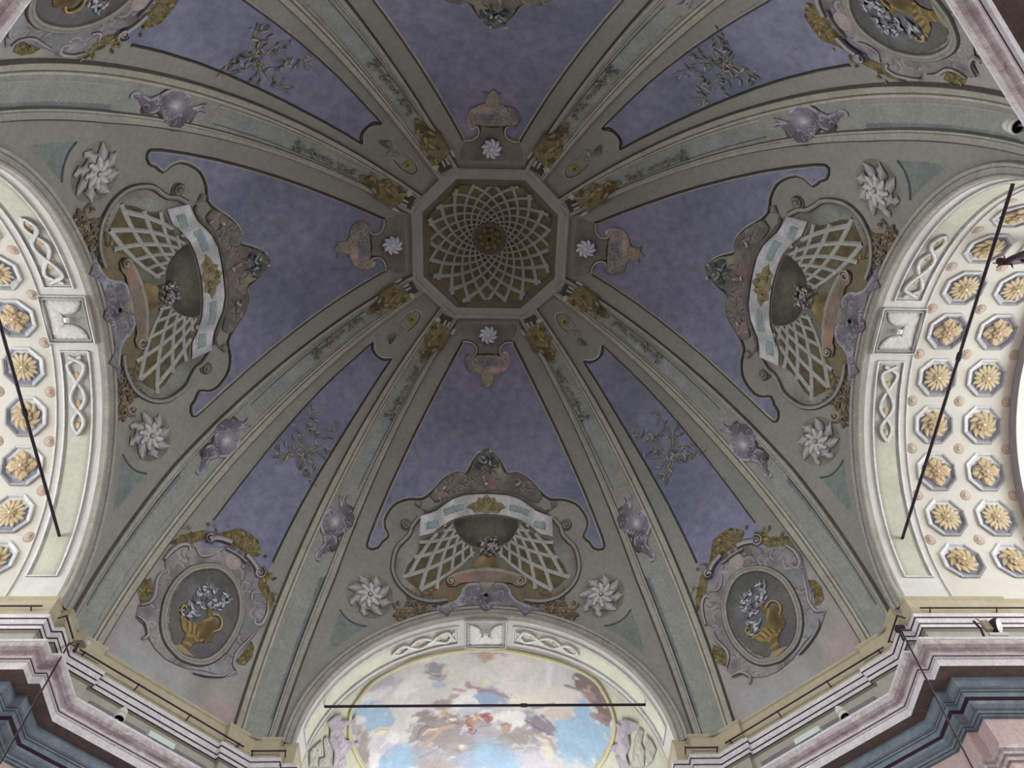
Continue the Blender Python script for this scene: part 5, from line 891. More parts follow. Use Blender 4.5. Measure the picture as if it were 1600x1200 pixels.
# ---------------------------------------------------------------- ornaments of the ribs
def ribm(cs):
    def f(p, q, o=0.0): return rib_s(np.asarray(p, float) / cs, q, np.asarray(o, float) + .045)
    return f
R3, R16 = ribm(.30), ribm(.16)
teal = lambda pts, e: patch(pts, R3, .006, .05, painter((96, 101, 98), [('b', (.02, 1.2), (1 / .2, 0, 0, 1 / 1.0), (104, 108, 105), .9, .7)], None, e, (4, .2)))
tp = [(teal([(-.06, .34), (.15, .34), (.15, 2.75), (.06, 2.9), (-.06, 2.75)], .55), 'sea_green_panel'), (teal([(-.085, 4.42), (.0, 4.34), (.085, 4.42), (.12, 6.85), (-.12, 6.85)], .36), 'sea_green_panel')]
rl = [ribbon(densify([(-.105, .34), (-.10, 2.8)], .1, False), .02, R3, .012, .012, ((118, 116, 106), (132, 130, 118)), .5, 1), ribbon(densify([(-.13, 4.4), (-.15, 6.85)], .1, False), .02, R3, .012, .012, ((120, 116, 100), (140, 136, 116)), EM, 1), ribbon(densify([(.16, .34), (.16, 2.8)], .1, False), .014, R3, .012, .004, ((66, 76, 76),), .62, 1), ribbon(densify([(.10, 4.4), (.135, 6.85)], .1, False), .014, R3, .012, .004, ((58, 66, 66),), EM, 1)]
gl = []
for i in range(64):
    t = rs.rand(); gl.append(dab((np.interp(t, [0, .3, .7, 1], [.03, .045, .05, .03]) + rs.normal(0, .03), 5.72 + t * 1.05), rs.uniform(.05, .1), .035, rs.uniform(0, 3.1), R3, .014 + .0004 * i, [(56, 61, 54), (72, 75, 61), (48, 52, 49), (80, 78, 60), (66, 72, 70), (84, 74, 64)][rs.randint(6)], .30, .004))
leafp = patch(OUT['goldleaf'], R16, .02, .02, painter((80, 71, 47), [('b', (rs.uniform(-.08, .16), rs.uniform(6.95, 7.6)), (1 / .05, 0, 0, 1 / .1), c2, .9, .8) for c2 in [(54, 48, 34), (88, 79, 52), (64, 54, 37), (82, 74, 50), (48, 43, 33)] * 3], None, ET, (14, .6), (.02, (50, 44, 32), .6)), relief=(.015, .06))
leafs = [leafp] + [dab((rs.uniform(-.06, .14), rs.uniform(6.95, 7.6)), .13, .05, rs.uniform(.8, 2.4), R16, .034 + .001 * i, [(88, 78, 50), (56, 49, 34), (74, 66, 44)][i % 3], ET, .004) for i in range(16)]
dent = [patch(q, R16, .03, .05, painter((104, 103, 98), [], None, ET, (9, .2)), relief=(.03, .01)) for q in OUT['dentils']]
shade = patch(OUT['capshade'], R16, .008, .04, painter((44, 43, 42), [], None, ET, (6, .3)))  # flat dark patch: shadow round the dentils, painted on
SHP = {'light': (112, 110, 118), 'dark': (60, 57, 65), 'hi': (138, 136, 147), 'hole': (46, 44, 49)}
shell = patch(OUT['shell'], R3, .02, .014, painter((88, 84, 94), list([o for o in OUT['shell_ops'] if o[3] != 'hole']) + curls(OUT['shell'], 34, .06, (138, 136, 148), (54, 51, 59)) + [('b', (-.01, 3.72), (1 / .05, 0, 0, 1 / .09), (160, 160, 168), .9, .8)], SHP, .50, (12, .3), (.016, (56, 53, 61), .75)), relief=(.02, .1))
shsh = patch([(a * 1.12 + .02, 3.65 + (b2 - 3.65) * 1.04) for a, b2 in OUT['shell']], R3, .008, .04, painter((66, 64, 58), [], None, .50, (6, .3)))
def both_meshes(name, it, mt='paint', smooth=True):
    r = {}
    for sg in (1, -1):
        # traced on the left-hand rib (sg -1); mirrored for the right-hand one
        v, f, c = it if sg == 1 else flip_item(it)
        r[sg] = mesh_from(name, v, f, c, smooth); r[sg].materials.append(M[mt])
    return r
rib_parts = [both_meshes(nm, it) for it, nm in tp] + [both_meshes('fillet_line', it) for it in rl] + [both_meshes('garland', join(gl)), both_meshes('capital_painted_shadow', shade)]
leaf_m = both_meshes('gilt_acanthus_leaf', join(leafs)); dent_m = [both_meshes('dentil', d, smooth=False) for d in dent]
PS = {1: Proto(R3(0.0, 3.65, 0.0)), -1: Proto(mirror(R3(0.0, 3.65, 0.0)))}
for sg in (1, -1):
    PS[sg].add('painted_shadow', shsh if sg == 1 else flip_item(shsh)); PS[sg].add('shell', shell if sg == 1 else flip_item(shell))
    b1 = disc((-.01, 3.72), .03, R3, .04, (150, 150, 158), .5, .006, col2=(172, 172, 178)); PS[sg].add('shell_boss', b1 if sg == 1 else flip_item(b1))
for side, k, sg, r in RIBS:
    for pm in rib_parts: link(pm[sg].name.split('.')[0], pm[sg], None, r, kind='stuff' if pm[sg].name.startswith('garland') else None)
    link('gilt_acanthus_leaf', leaf_m[sg], None, r, label='ochre gilt acanthus leaf at the rib head')
    for d in dent_m: link('dentil', d[sg], None, r)
    PS[sg].place('shell_cartouche', k, 'lilac shell cartouche on the rib ' + r['label'].split(', ')[1], 'ornament', 'shell cartouches of the ribs')

# ---------------------------------------------------------------- soffits, coffers and rosettes of the arms
def vault_s(p, q, o=0.0): return barrel(np.asarray(q, float), np.degrees(np.asarray(p, float) / RB), o)
sa = lambda deg: math.radians(deg) * RB
EV = .88
m_soff = M['white']
def vgrid(d0, d1, a0, a1, o, nd=2, na=40):
    D_, A2_ = np.meshgrid(np.linspace(d0, d1, nd), np.linspace(a0, a1, na), indexing='ij')
    return barrel(D_, A2_, o).reshape(-1, 3), grid_faces(nd, na)
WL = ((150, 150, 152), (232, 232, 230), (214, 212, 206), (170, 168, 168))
def soffit_parts(e):
    L = []
    v, f = vgrid(.015, .60, .8, 179.2, .004, 3, 90); L.append(('soffit_band', mesh_from('soffit_band', v, f, None, True), 'white', None))
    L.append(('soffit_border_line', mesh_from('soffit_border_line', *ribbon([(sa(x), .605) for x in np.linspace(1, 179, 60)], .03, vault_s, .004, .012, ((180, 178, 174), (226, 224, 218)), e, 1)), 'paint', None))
    for m in (1, -1):
        A = lambda x: sa(90 + m * (x - 90))
        fr = [(A(100), .14), (A(100), .50), (A(120), .50), (A(140), .50), (A(160), .50), (A(170), .50), (A(170), .14), (A(160), .14), (A(140), .14), (A(120), .14)]
        fr2 = densify(fr, .12)
        L.append(('sunk_panel', mesh_from('sunk_panel', *patch(fr, vault_s, .008, .08, painter((194, 196, 176), [('b', (A(112), .33), (1 / .5, 0, 0, 1 / .4), (196, 198, 190), .8, .9)], None, e, (3, .1)))), 'paintfine', None))
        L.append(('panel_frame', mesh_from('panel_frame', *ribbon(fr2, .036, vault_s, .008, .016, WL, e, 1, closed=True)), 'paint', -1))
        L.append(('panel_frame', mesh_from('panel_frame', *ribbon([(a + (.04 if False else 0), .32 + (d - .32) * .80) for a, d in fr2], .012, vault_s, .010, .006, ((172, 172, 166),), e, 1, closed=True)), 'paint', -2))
        t = np.linspace(0, 1, 40); ang = 101.5 + t * 23.5; amp = .115 * (1 - .40 * t)
        ph = np.interp(t, [0, .12, .55, .85, 1], [-.25, .5, 1.5, 2.5, 3.0]) * np.pi
        for sg, o in ((1, .020), (-1, .026)):
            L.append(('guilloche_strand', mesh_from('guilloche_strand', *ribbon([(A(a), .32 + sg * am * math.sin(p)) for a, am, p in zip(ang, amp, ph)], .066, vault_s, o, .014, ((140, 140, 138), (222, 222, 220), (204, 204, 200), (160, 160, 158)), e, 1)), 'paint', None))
        for a, r in ((108.6, .07), (116.4, .056), (122.6, .042)):
            L.append(('ochre_eye', mesh_from('ochre_eye', *disc((A(a), .32), r, lambda p, q, o=0.0, a=a: vault_s(A(a) + (np.asarray(p) - A(a)) * 1.7, q, o), .012, (206, 178, 138), e, .015, col2=(222, 200, 160))), 'paint', None))
    ks = [(sa(82.6), .035), (sa(82.6), .615), (sa(97.4), .615), (sa(97.4), .035)]
    L.append(('keystone_panel', mesh_from('keystone_panel', *patch(ks, vault_s, .012, .06, painter((150, 152, 142), [], None, e, (4, .1)))), 'paint', None))
    i0 = len(L) - 1
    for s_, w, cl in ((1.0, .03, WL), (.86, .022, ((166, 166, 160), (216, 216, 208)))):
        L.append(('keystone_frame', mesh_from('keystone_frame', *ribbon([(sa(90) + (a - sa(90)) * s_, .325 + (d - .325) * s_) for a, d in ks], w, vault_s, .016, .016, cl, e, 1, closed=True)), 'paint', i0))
    cx, cy, h = sa(90), .325, .24
    ar = lambda cxx, cyy, a0, a1: [(cxx + .30 * math.cos(a), cyy + .25 * math.sin(a)) for a in np.linspace(a0, a1, 10)]
    for (px_, py_, a0, a1, cc) in ((cx, cy + h, math.pi, 2 * math.pi, (216, 216, 208)), (cx - .28, cy, -math.pi / 2, math.pi / 2, (206, 206, 198)), (cx + .28, cy, math.pi / 2, 1.5 * math.pi, (212, 212, 204))):
        q = [(px_ + (.25 if py_ != cy else .22) * math.cos(a), py_ + (.20 if py_ != cy else .22) * math.sin(a)) for a in np.linspace(a0, a1, 12)]
        L.append(('shell_lobe', mesh_from('shell_lobe', *patch(q, vault_s, .02, .04, painter(cc, [], None, e, (4, .08), (.016, (118, 118, 112), .8)), relief=(.006, .1))), 'paint', i0))
    L.append(('keystone_button', mesh_from('keystone_button', *patch([(cx - .035, cy - .035), (cx + .035, cy - .035), (cx + .035, cy + .035), (cx - .035, cy + .035)], vault_s, .05, .04, painter((236, 236, 232), [], None, e), relief=(.02, .02))), 'paint', i0))
    return L
def put(L, v):
    objs = []
    for nm, me, mt, sub in L:
        if not me.materials: me.materials.append(M[mt])
        par = v if sub is None else objs[len(objs) + sub if sub < 0 else sub]
        objs.append(link(nm, me, None, par))
SOFF = {e: soffit_parts(e) for e in (EV, .66)}
for side, k in SIDES: put(SOFF[.66 if side == 'front' else EV], VAULTS[side])

# coffers: frame > ground, rosette, built once for each flower type and turned to its place on the vault
def octo(c, r, ph=math.pi / 8): return [(c[0] + r * math.cos(ph + i * math.pi / 4), c[1] + r * math.sin(ph + i * math.pi / 4)) for i in range(8)]
c0 = (sa(90), 1.0)
ctr0 = vault_s(c0[0], c0[1], 0.0)
VF_ = []; 
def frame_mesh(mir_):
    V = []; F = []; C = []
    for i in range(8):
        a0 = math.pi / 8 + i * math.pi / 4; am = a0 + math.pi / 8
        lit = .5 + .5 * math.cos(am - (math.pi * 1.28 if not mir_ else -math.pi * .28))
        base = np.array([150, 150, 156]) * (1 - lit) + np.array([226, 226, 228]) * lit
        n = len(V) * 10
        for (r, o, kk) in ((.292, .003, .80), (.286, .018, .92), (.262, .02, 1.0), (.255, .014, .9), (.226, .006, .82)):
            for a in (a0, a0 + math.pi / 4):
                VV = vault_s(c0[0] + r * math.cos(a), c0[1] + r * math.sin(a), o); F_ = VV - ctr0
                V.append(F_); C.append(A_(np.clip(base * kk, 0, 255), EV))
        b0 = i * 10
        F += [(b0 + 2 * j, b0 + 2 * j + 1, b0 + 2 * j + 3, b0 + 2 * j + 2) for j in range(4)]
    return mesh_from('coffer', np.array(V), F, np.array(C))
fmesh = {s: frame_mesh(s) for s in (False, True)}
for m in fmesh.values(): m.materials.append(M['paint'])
g = patch(octo(c0, .232), vault_s, .004, .05, painter((142, 146, 172), [('b', (c0[0] + .06, c0[1] + .06), (1 / .2, 0, 0, 1 / .2), (152, 156, 182), .9, .7)], None, EV, (7, .2), (.03, (112, 114, 140), .7)))
ground = {False: None, True: None}
gm = mesh_from('coffer_ground', g[0] - ctr0, g[1], g[2]); gm.materials.append(M['paintfine'])
g2 = patch(octo(c0, .232), vault_s, .004, .05, painter((134, 132, 150), [('b', (c0[0] + .06, c0[1] - .06), (1 / .2, 0, 0, 1 / .2), (142, 138, 156), .9, .7)], None, EV, (7, .2), (.05, (98, 96, 114), .7)))
gm2 = mesh_from('coffer_ground', g2[0] - ctr0, g2[1], g2[2]); gm2.materials.append(M['paintfine'])
GI, GT, GD = (198, 176, 138), (212, 194, 152), (152, 138, 120)
def rosm(items):
    v, f, c = join(items); me = mesh_from('rosette', v - ctr0, f, c, True); me.materials.append(M['paintfine']); return me
star = rosm(petals(c0, .205, 8, vault_s, .012, EV, GI, GT, GD, .1, .5, 0, math.pi / 8, .012) + petals(c0, .185, 8, vault_s, .014, EV, GI, (216, 192, 138), GD, .1, .55, 0, 0, .012) + petals(c0, .09, 8, vault_s, .026, EV, (186, 156, 112), GI, (150, 126, 96), .1, .8, 0, 0, .008) + [disc(c0, .02, vault_s, .055, (236, 226, 200), EV, .012)])
swirl = rosm(petals(c0, .20, 10, vault_s, .012, EV, (194, 168, 124), (210, 188, 142), (150, 134, 112), .12, .95, .7, 0, .012) + petals(c0, .10, 8, vault_s, .035, EV, (184, 156, 116), (200, 174, 130), (150, 130, 104), .1, .9, .6, 0, .008) + [disc(c0, .022, vault_s, .055, (232, 220, 190), EV, .012)])
acan = rosm(petals(c0, .205, 4, vault_s, .012, EV, (196, 170, 126), (212, 192, 148), (154, 138, 112), .1, .6, .15, 0, .012, .45) + petals(c0, .165, 8, vault_s, .02, EV, (198, 168, 126), (208, 184, 140), (156, 134, 108), .12, .7, .2, math.pi / 8, .012, .4) + petals(c0, .09, 8, vault_s, .04, EV, (190, 154, 124), (200, 168, 134), (154, 130, 106), .1, .9, 0, 0, .008) + [disc(c0, .02, vault_s, .055, (232, 214, 188), EV, .012)])
TYPES = {-6: swirl, -5: star, -4: swirl, -3: acan, -2: star, -1: acan, 0: acan}
seq = {0: acan, 1: star, 2: swirl, 3: acan, 4: star, 5: swirl}
dmesh = join([disc(c0, .08, vault_s, .003, (178, 154, 140), EV, .002, 18), disc(c0, .06, vault_s, .006, (192, 172, 158), EV, .002, 16), disc(c0, .042, vault_s, .009, (180, 154, 138), EV, .002, 14), disc(c0, .02, vault_s, .012, (204, 182, 156), EV, .003, 12)])
dm = mesh_from('roundel', dmesh[0] - ctr0, dmesh[1], dmesh[2], True); dm.materials.append(M['paintfine'])
def onvault(name, me, v, ang, dep, sub=None, label=None):
    """turn a piece made at the crown to its angle on the barrel"""
    o = link(name, me, None, v if sub is None else sub, label=label)
    if sub is None:
        p = barrel(dep, ang, 0.0); o.location = tuple(map(float, p)); o.rotation_euler = (0, math.radians(90 - ang), 0)
    return o
for side, k in SIDES:
    if side == 'front': continue
    v = VAULTS[side]
    for dep in (1.0, 1.69):
        for j in range(-5, 6):
            ang = 90 + 14.8 * j
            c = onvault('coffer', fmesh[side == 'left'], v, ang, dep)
            onvault('coffer_ground', gm if side == 'left' else gm2, v, ang, dep, c)
            onvault('rosette', seq[abs(j)], v, ang, dep, c)
    for dep in (.685, 1.345, 2.02):
        for j in range(-6, 6):
            if abs(7.4 + 14.8 * j) < 78: onvault('roundel', dm, v, 90 + 7.4 + 14.8 * j, dep)
    # transverse arch that closes the coffered bay
    prof = [(2.07, 0), (2.07, .09), (2.10, .11), (2.75, .11), (2.75, 0)]
    ag = np.linspace(0, 180, 61)
    for nm, pr, mt in (('transverse_arch_edge', prof[:3], 'plumgrey'), ('transverse_arch', prof[2:], 'white')):
        if mt == 'plumgrey' and 'plumgrey' not in M: M['plumgrey'] = plain('plum_grey_edge', (.26, .22, .24), .8)
        V = np.concatenate([barrel(np.full(61, d), ag, o) for d, o in pr]); link(nm, mesh_from(nm, V, grid_faces(len(pr), 61)), M[mt], v)

# ---------------------------------------------------------------- sky fresco behind the front arch
EFR = .95
v = VAULTS['front']
PALF = {'shade': (116, 104, 108), 'blue': (150, 184, 214), 'blue2': (142, 166, 196), 'lilac': (168, 160, 176), 'white': (226, 222, 222), 'slate': (140, 140, 154), 'cream2': (224, 212, 186), 'bluegrey': (160, 172, 194), 'taupe': (146, 132, 130), 'taupe2': (156, 146, 146), 'olive': (160, 148, 132), 'lilacgrey': (170, 160, 170), 'lilacw': (204, 196, 206), 'skin': (192, 160, 142), 'skin2': (186, 148, 122), 'skin3': (172, 142, 136), 'red': (166, 92, 90), 'rose': (172, 134, 144), 'rose2': (190, 160, 168), 'creamw': (220, 212, 204), 'sand': (204, 188, 176), 'brown': (128, 108, 106), 'purple': (142, 126, 144), 'teal': (148, 162, 166)}
fld = patch([(.10, .64), (2.0, .64), (4.03, .64), (6.0, .64), (7.96, .64), (7.96, 4.6), (.10, 4.6)], vault_s, .004, .12, painter((206, 204, 182), [('b', (x, y), (1 / .3, 0, 0, 1 / .5), c, .9, .5) for x, y, c in ((1.2, 1.2, (206, 208, 180)), (6.9, 1.0, (204, 206, 178)), (1.0, 2.2, (196, 192, 176)), (7.1, 2.0, (210, 206, 188)))], None, EFR, (3, .1)))
sk = empty('sky_fresco', label='bright ceiling fresco of angels among clouds and blue sky in the front vault', cat='fresco')
sk.location = tuple(map(float, barrel(1.5, 90.0))); _o = np.array(sk.location)
def sadd(name, it, mat='paintfine', par=None, label=None, kind=None, smooth=True):
    vv, ff, cc = it; return link(name, mesh_from(name, np.asarray(vv) - _o, ff, cc, smooth), M[mat], par or sk, label=label, kind=kind)
sadd('painted_border_field', fld)
osky = OUT['fresco_left'] + [(5.9, 3.4), (5.2, 4.2), (4.03, 4.45), (2.9, 4.2), (2.3, 3.5)] + OUT['fresco_right'][::-1]
rs = np.random.RandomState(21)
fops = [('b', (rs.uniform(1.8, 6.3), rs.uniform(.7, 4.2)), (1 / rs.uniform(.15, .5), 0, 0, 1 / rs.uniform(.08, .3)), c, .9, rs.uniform(.3, .6)) for c in [(214, 202, 196), (226, 218, 210), (200, 190, 188), (206, 196, 190), (188, 178, 180)] * 8] + OUT['fresco_ops']
extra = [('b', (rs.uniform(1.9, 6.2), rs.uniform(2.9, 4.3)), (1 / rs.uniform(.25, .6), 0, 0, 1 / rs.uniform(.2, .4)), c, .6, .9) for c in [(150, 184, 214), (170, 160, 170), (156, 146, 146), (204, 196, 206)] * 4]
sadd('painted_sky', patch(osky, vault_s, .012, .017, painter((206, 200, 197), [(o[:4] + (o[4] * .5, o[5]) if o[0] == 'b' and isinstance(o[3], str) else o) for o in fops] + extra, PALF, EFR, (4, .16)), curve=2), label='cloudy sky with flying figures')
sadd('ochre_border', ribbon(osky, .10, vault_s, .014, .02, ((176, 166, 122), (210, 202, 160), (196, 186, 140), (218, 212, 178)), EFR, 2, closed=True))
for q in ('scroll_l', 'scroll_r'):
    sadd('lilac_scrollwork', patch(OUT[q], vault_s, .03, .025, painter((184, 172, 184), [('b', (rs.uniform(*((6.3, 7.0) if q[-1] == 'l' else (1.1, 1.8))), rs.uniform(.7, 1.9)), (1 / .08, 0, 0, 1 / .1), c, .8, .7) for c in [(204, 192, 204), (160, 148, 164), (196, 184, 196)] * 5] + curls(OUT[q], 22, .11, (208, 198, 208), (146, 136, 148)), None, EFR, (9, .2), (.03, (140, 130, 142), .6)), relief=(.008, .06)))
for q in OUT['relief_l'] + OUT['relief_r']:
    sadd('grey_relief', patch(q, vault_s, .02, .03, painter((188, 186, 174), curls(q, 12, .1, (212, 210, 200), (128, 126, 120)), None, EFR, (14, .4), (.03, (132, 130, 124), .8)), relief=(.008, .05)))

# ---------------------------------------------------------------- iron tie rods across the arches
TZ, TX = HC + RISE * math.sin(math.radians(23.5)), RB * math.cos(math.radians(23.5)) - .012
for side, k in SIDES:
    if side == 'back': continue
    t = link('tie_rod', None, rz=k * HP, loc=tuple(map(float, rotz(np.array([0, APO2 + .31, TZ]), k))), cat='tie rod', group='iron tie rods',
             label='thin dark iron tie rod spanning the ' + {'front': 'front sky-fresco arch', 'left': 'left coffered arch', 'right': 'right coffered arch'}[side])
    b = MB(); b.tube([(-TX, 0, 0), (TX, 0, 0)], .02, 8); b.link('rod', M['iron'], t, True)
    b = MB(); b.lathe([(.028, -.05), (.032, 0), (.028, .05)], (.55 if side != 'right' else .32, 0, 0), (1, 0, 0), 10); b.link('collar', M['iron'], t)

# ---------------------------------------------------------------- iron curtain rails along the friezes
def rail(pts, lab, nbr, inward):
    a, b2 = np.array(pts[0], float), np.array(pts[1], float); c = (a + b2) / 2
    t = empty('curtain_rail', loc=tuple(c), label=lab, cat='rail', group='thin iron rails on the friezes')
    m = MB(); m.tube([a - c, b2 - c], .011, 6); m.link('rod', M['iron'], t)
    d = np.array(inward, float)
    for s in np.linspace(.03, .97, nbr):
        p = a + (b2 - a) * s - c; m = MB(); m.tube([p + np.array([0, 0, .02]), p - d * .045 + np.array([0, 0, -.01]), p - d * .09 + np.array([0, 0, -.03])], .009, 5); m.link('bracket', M['iron'], t)
rz_ = 7.37
rail([(-4.84, 3.09, rz_), (-3.13, 4.80, rz_)], 'long thin iron rail below the left vase medallion', 4, (.707, -.707, 0))
rail([(4.84, 3.09, rz_), (3.13, 4.80, rz_)], 'long thin iron rail below the right vase medallion', 4, (-.707, -.707, 0))
rail([(-3.05, 4.88, rz_), (-2.60, 4.88, rz_)], 'short iron rail at the left foot of the front arch', 2, (0, -1, 0))
rail([(3.05, 4.88, rz_), (2.60, 4.88, rz_)], 'short iron rail at the right foot of the front arch', 2, (0, -1, 0))
rail([(-5.15, 2.46, 7.42), (-9.5, 2.46, 7.42)], 'iron rail running along the left arm above the cornice', 5, (0, -1, 0))
rail([(5.14, 2.46, 7.38), (9.5, 2.46, 7.38)], 'iron rail running along the right arm above the cornice', 6, (0, -1, 0))
rail([(-4.89, 2.58, 7.39), (-4.89, 3.02, 7.39)], 'short iron rail on the pier at the left arch foot', 2, (1, 0, 0))
rail([(4.89, 2.58, 7.38), (4.89, 3.02, 7.38)], 'short iron rail on the pier at the right arch foot', 2, (-1, 0, 0))

# ---------------------------------------------------------------- spotlights, light boxes, floodlights and wires
M['lampwhite'] = plain('white_enamel', (.72, .73, .68), .4, var=.1); M['lampgrey'] = plain('grey_green_enamel', (.42, .43, .36), .45); M['black'] = plain('black_lens', (.012, .012, .016), .25); M['boxwhite'] = plain('pale_mint_plastic', (.66, .74, .70), .5, var=.1); M['beige'] = plain('beige_housing', (.42, .38, .28), .5)
def spotlight(p, aim, lab, wall):
    ax = np.asarray(aim, float); ax /= np.linalg.norm(ax)
    t = empty('spotlight', loc=tuple(p), label=lab, cat='spotlight', group='white spotlights on the cornice')
    m = MB(); m.lathe([(.004, -.14), (.022, -.13), (.045, -.09), (.056, -.04), (.057, -.015)], (0, 0, 0), ax, 18); m.link('housing', M['lampwhite'], t, True)
    m = MB(); m.lathe([(.052, -.015), (.050, .008)], (0, 0, 0), ax, 18); m.link('neck_ring', M['lampgrey'], t)
    m = MB(); m.lathe([(.058, .008), (.064, .02), (.064, .055), (.055, .06), (.052, .03), (.01, .028)], (0, 0, 0), ax, 18); m.link('rim', M['lampwhite'], t)
    m = MB(); m.lathe([(.052, .034), (.005, .034)], (0, 0, 0), ax, 18); m.link('lens', M['black'], t)
    m = MB(); w = np.asarray(wall, float); m.tube([w * .0, w * .5 + np.array([0, 0, -.03]), w], .012, 6); m.box(w, (.07, .07, .03)); m.link('bracket', M['lampgrey'], t)
spotlight((-4.095, 3.273, 6.565), (.05, -.22, -1), 'small white spotlight on the cornice below the left vase medallion', (-.10, .06, -.09))
spotlight((4.06, 3.309, 6.56), (.10, -.28, -1), 'small white spotlight on the cornice below the right vase medallion', (.10, .04, -.09))
spotlight((4.15, -3.23, 6.82), (.02, -.06, -1), 'small white spotlight at the upper right edge, on the mauve cornice', (.16, -.12, -.30))
def lightbox(a, b2, lab):
    a, b2 = np.array(a), np.array(b2); c = (a + b2) / 2; d = b2 - a; L = np.linalg.norm(d); ang = math.atan2(d[1], d[0])
    t = empty('light_box', loc=tuple(c), label=lab, cat='light box', group='pale light boxes on the cornice'); t.rotation_euler = (0, 0, ang)
    m = MB(); m.box((0, 0, .0), (L, .09, .07)); m.link('housing', M['boxwhite'], t)
    m = MB(); m.box((0, 0, .038), (L - .02, .07, .01)); m.link('cover', M['lampwhite'], t)
    for s in (-1, 1): m = MB(); m.box((s * L * .4, 0, -.04), (.03, .05, .02)); m.link('foot', M['lampgrey'], t)
lightbox((-3.83, 3.51, 6.51), (-3.59, 3.75, 6.51), 'pale mint light box lying on the cornice left of the front arch')
lightbox((3.83, 3.51, 6.51), (3.59, 3.75, 6.51), 'pale mint light box lying on the cornice right of the front arch')
def strip(k, lab):
    pass
# thin dark lilac strips laid on the attic band
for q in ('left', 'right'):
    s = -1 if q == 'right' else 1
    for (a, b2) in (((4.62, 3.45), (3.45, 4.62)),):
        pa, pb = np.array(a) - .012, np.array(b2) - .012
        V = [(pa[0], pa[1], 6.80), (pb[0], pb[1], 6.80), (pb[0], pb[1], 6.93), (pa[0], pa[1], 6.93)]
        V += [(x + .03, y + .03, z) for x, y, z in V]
        if 'darklilac' not in M: M['darklilac'] = plaster('dark_lilac_strip', (.22, .20, .22), (.27, .245, .26))
        link('attic_strip', mesh_from('attic_strip', V, [(0, 1, 2, 3), (7, 6, 5, 4), (0, 4, 5, 1), (3, 2, 6, 7), (0, 3, 7, 4), (1, 5, 6, 2)]), M['darklilac'], PIERS[q])
# floodlight with strap arms at the left arch foot
t = empty('floodlight', loc=(-4.78, 2.88, 7.31), label='beige floodlight with dark strap arms at the left arch foot', cat='floodlight')
m = MB(); m.box((.03, 0, 0), (.12, .13, .13)); m.box((.08, .0, -.02), (.05, .09, .10)); m.link('housing', M['beige'], t)
m = MB(); m.lathe([(.035, 0), (.03, .02)], (.10, .03, -.02), (1, 0, 0), 12); m.link('lens', M['lampwhite'], t)
m = MB(); m.tube([(.03, -.02, -.08), (.10, -.13, -.25), (.16, -.24, -.40)], .014, 6); m.link('strap_arm', M['iron'], t)
m = MB(); m.tube([(-.01, .06, -.06), (-.03, .10, -.10)], .012, 6); m.tube([(.0, .04, .06), (-.05, .04, .07)], .012, 6); m.link('wall_clamp', M['iron'], t)
t = empty('strap_bracket', loc=(4.85, 2.66, 7.22), label='dark iron strap bracket at the right arch foot holding a wire', cat='bracket')
m = MB(); m.tube([(0, 0, .02), (-.06, -.08, -.15), (-.12, -.16, -.32)], .014, 6); m.link('strap_arm', M['iron'], t)
m = MB(); m.box((.03, 0, .02), (.10, .07, .06)); m.link('wall_clamp', M['iron'], t)
t = empty('floodlight', loc=(5.64, 2.22, 6.83), label='round dark floodlight with clamp above the right cornice', cat='floodlight')
m = MB(); m.lathe([(.02, -.07), (.07, -.05), (.09, 0), (.085, .03)], (.05, 0, 0), (.5, -.5, -.4), 16); m.link('housing', M['iron'], t, True)
m = MB(); m.lathe([(.08, 0), (.01, .012)], np.array([.05, 0, 0]) + np.array([.5, -.5, -.4]) * .045, (.5, -.5, -.4), 16); m.link('lens', M['lampgrey'], t)
m = MB(); m.box((-.06, 0, .0), (.07, .06, .14)); m.tube([(-.08, 0, .05), (-.10, .02, .14)], .012, 6); m.link('ballast', M['beige'], t)
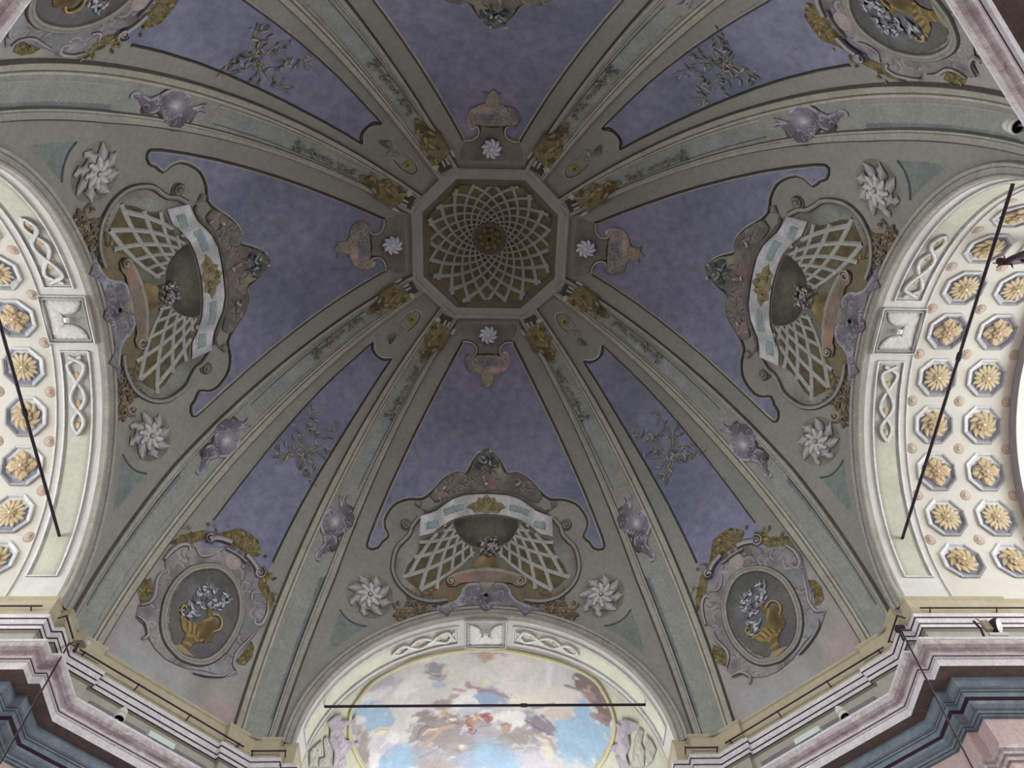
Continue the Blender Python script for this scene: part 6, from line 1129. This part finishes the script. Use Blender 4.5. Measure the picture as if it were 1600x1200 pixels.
m = MB(); m.tube([(-.15, .02, .10), (-.15, .0, -.05), (-.19, 0, -.22), (-.19, .0, -.35)], .014, 6); m.link('clamp_arm', M['iron'], t)
m = MB(); m.tube([(-.10, 0, -.13), (.10, -.01, -.14)], .022, 8); m.link('lamp_tube', M['lampwhite'], t)
for a, b2, lab in (((-4.72, 2.76, 7.10), (-4.45, 2.255, 4.743), 'thin dark wire slanting down from the left arch foot'), ((4.74, 2.52, 7.02), (4.45, 2.271, 4.556), 'thin dark wire slanting down from the right arch foot')):
    a, b2 = np.array(a), np.array(b2)
    mid = {True: np.array((-4.45, 2.226, 6.609)), False: np.array((4.45, 2.06, 6.583))}[a[0] < 0]
    m = MB(); m.tube(np.array([a, mid, (mid + b2) / 2, b2]) - a, .009, 6); m.link('wire', M['iron'], None, loc=tuple(a), label=lab, cat='wire', group='slanting wires')
# wrought iron arm jutting into the right edge
A0, A1 = np.array((7.0, -1.33, 9.62)), np.array((5.87, -1.30, 9.01))
t = empty('wrought_bracket', loc=tuple(A0), label='dark wrought iron bracket arm with spiky end at the right edge', cat='bracket')
d = A1 - A0; L = np.linalg.norm(d); u = d / L
m = MB(); m.tube([d * 0, d * .35, d * .6, d * .82, d * .95], [.05, .085, .08, .055, .03], 8); m.link('arm', M['iron'], t, True)
w = np.cross(u, (0, 0, 1.0)); w /= np.linalg.norm(w); up = np.cross(w, u)
m = MB(); m.lathe([(.01, -.04), (.045, -.02), (.045, .02), (.01, .045)], d * .93 + up * .05, u, 8); m.link('knob', M['iron'], t, True)
for i, (f, a, l) in enumerate(((.90, .8, .11), (.97, .2, .09), (.86, 2.6, .10), (.80, -2.2, .08), (.93, -1.4, .10))):
    q = math.cos(a) * up + math.sin(a) * w; m = MB(); m.tube([d * f, d * f + q * l * .6 + u * .01, d * f + q * l + u * .04], [.016, .011, .004], 6); m.link('spike', M['iron'], t)
m = MB(); m.tube([d * .72, d * .74 - up * .10, d * .62 - up * .14, d * .4 - up * .20], [.016, .016, .014, .012], 6); m.link('twig_rod', M['iron'], t)
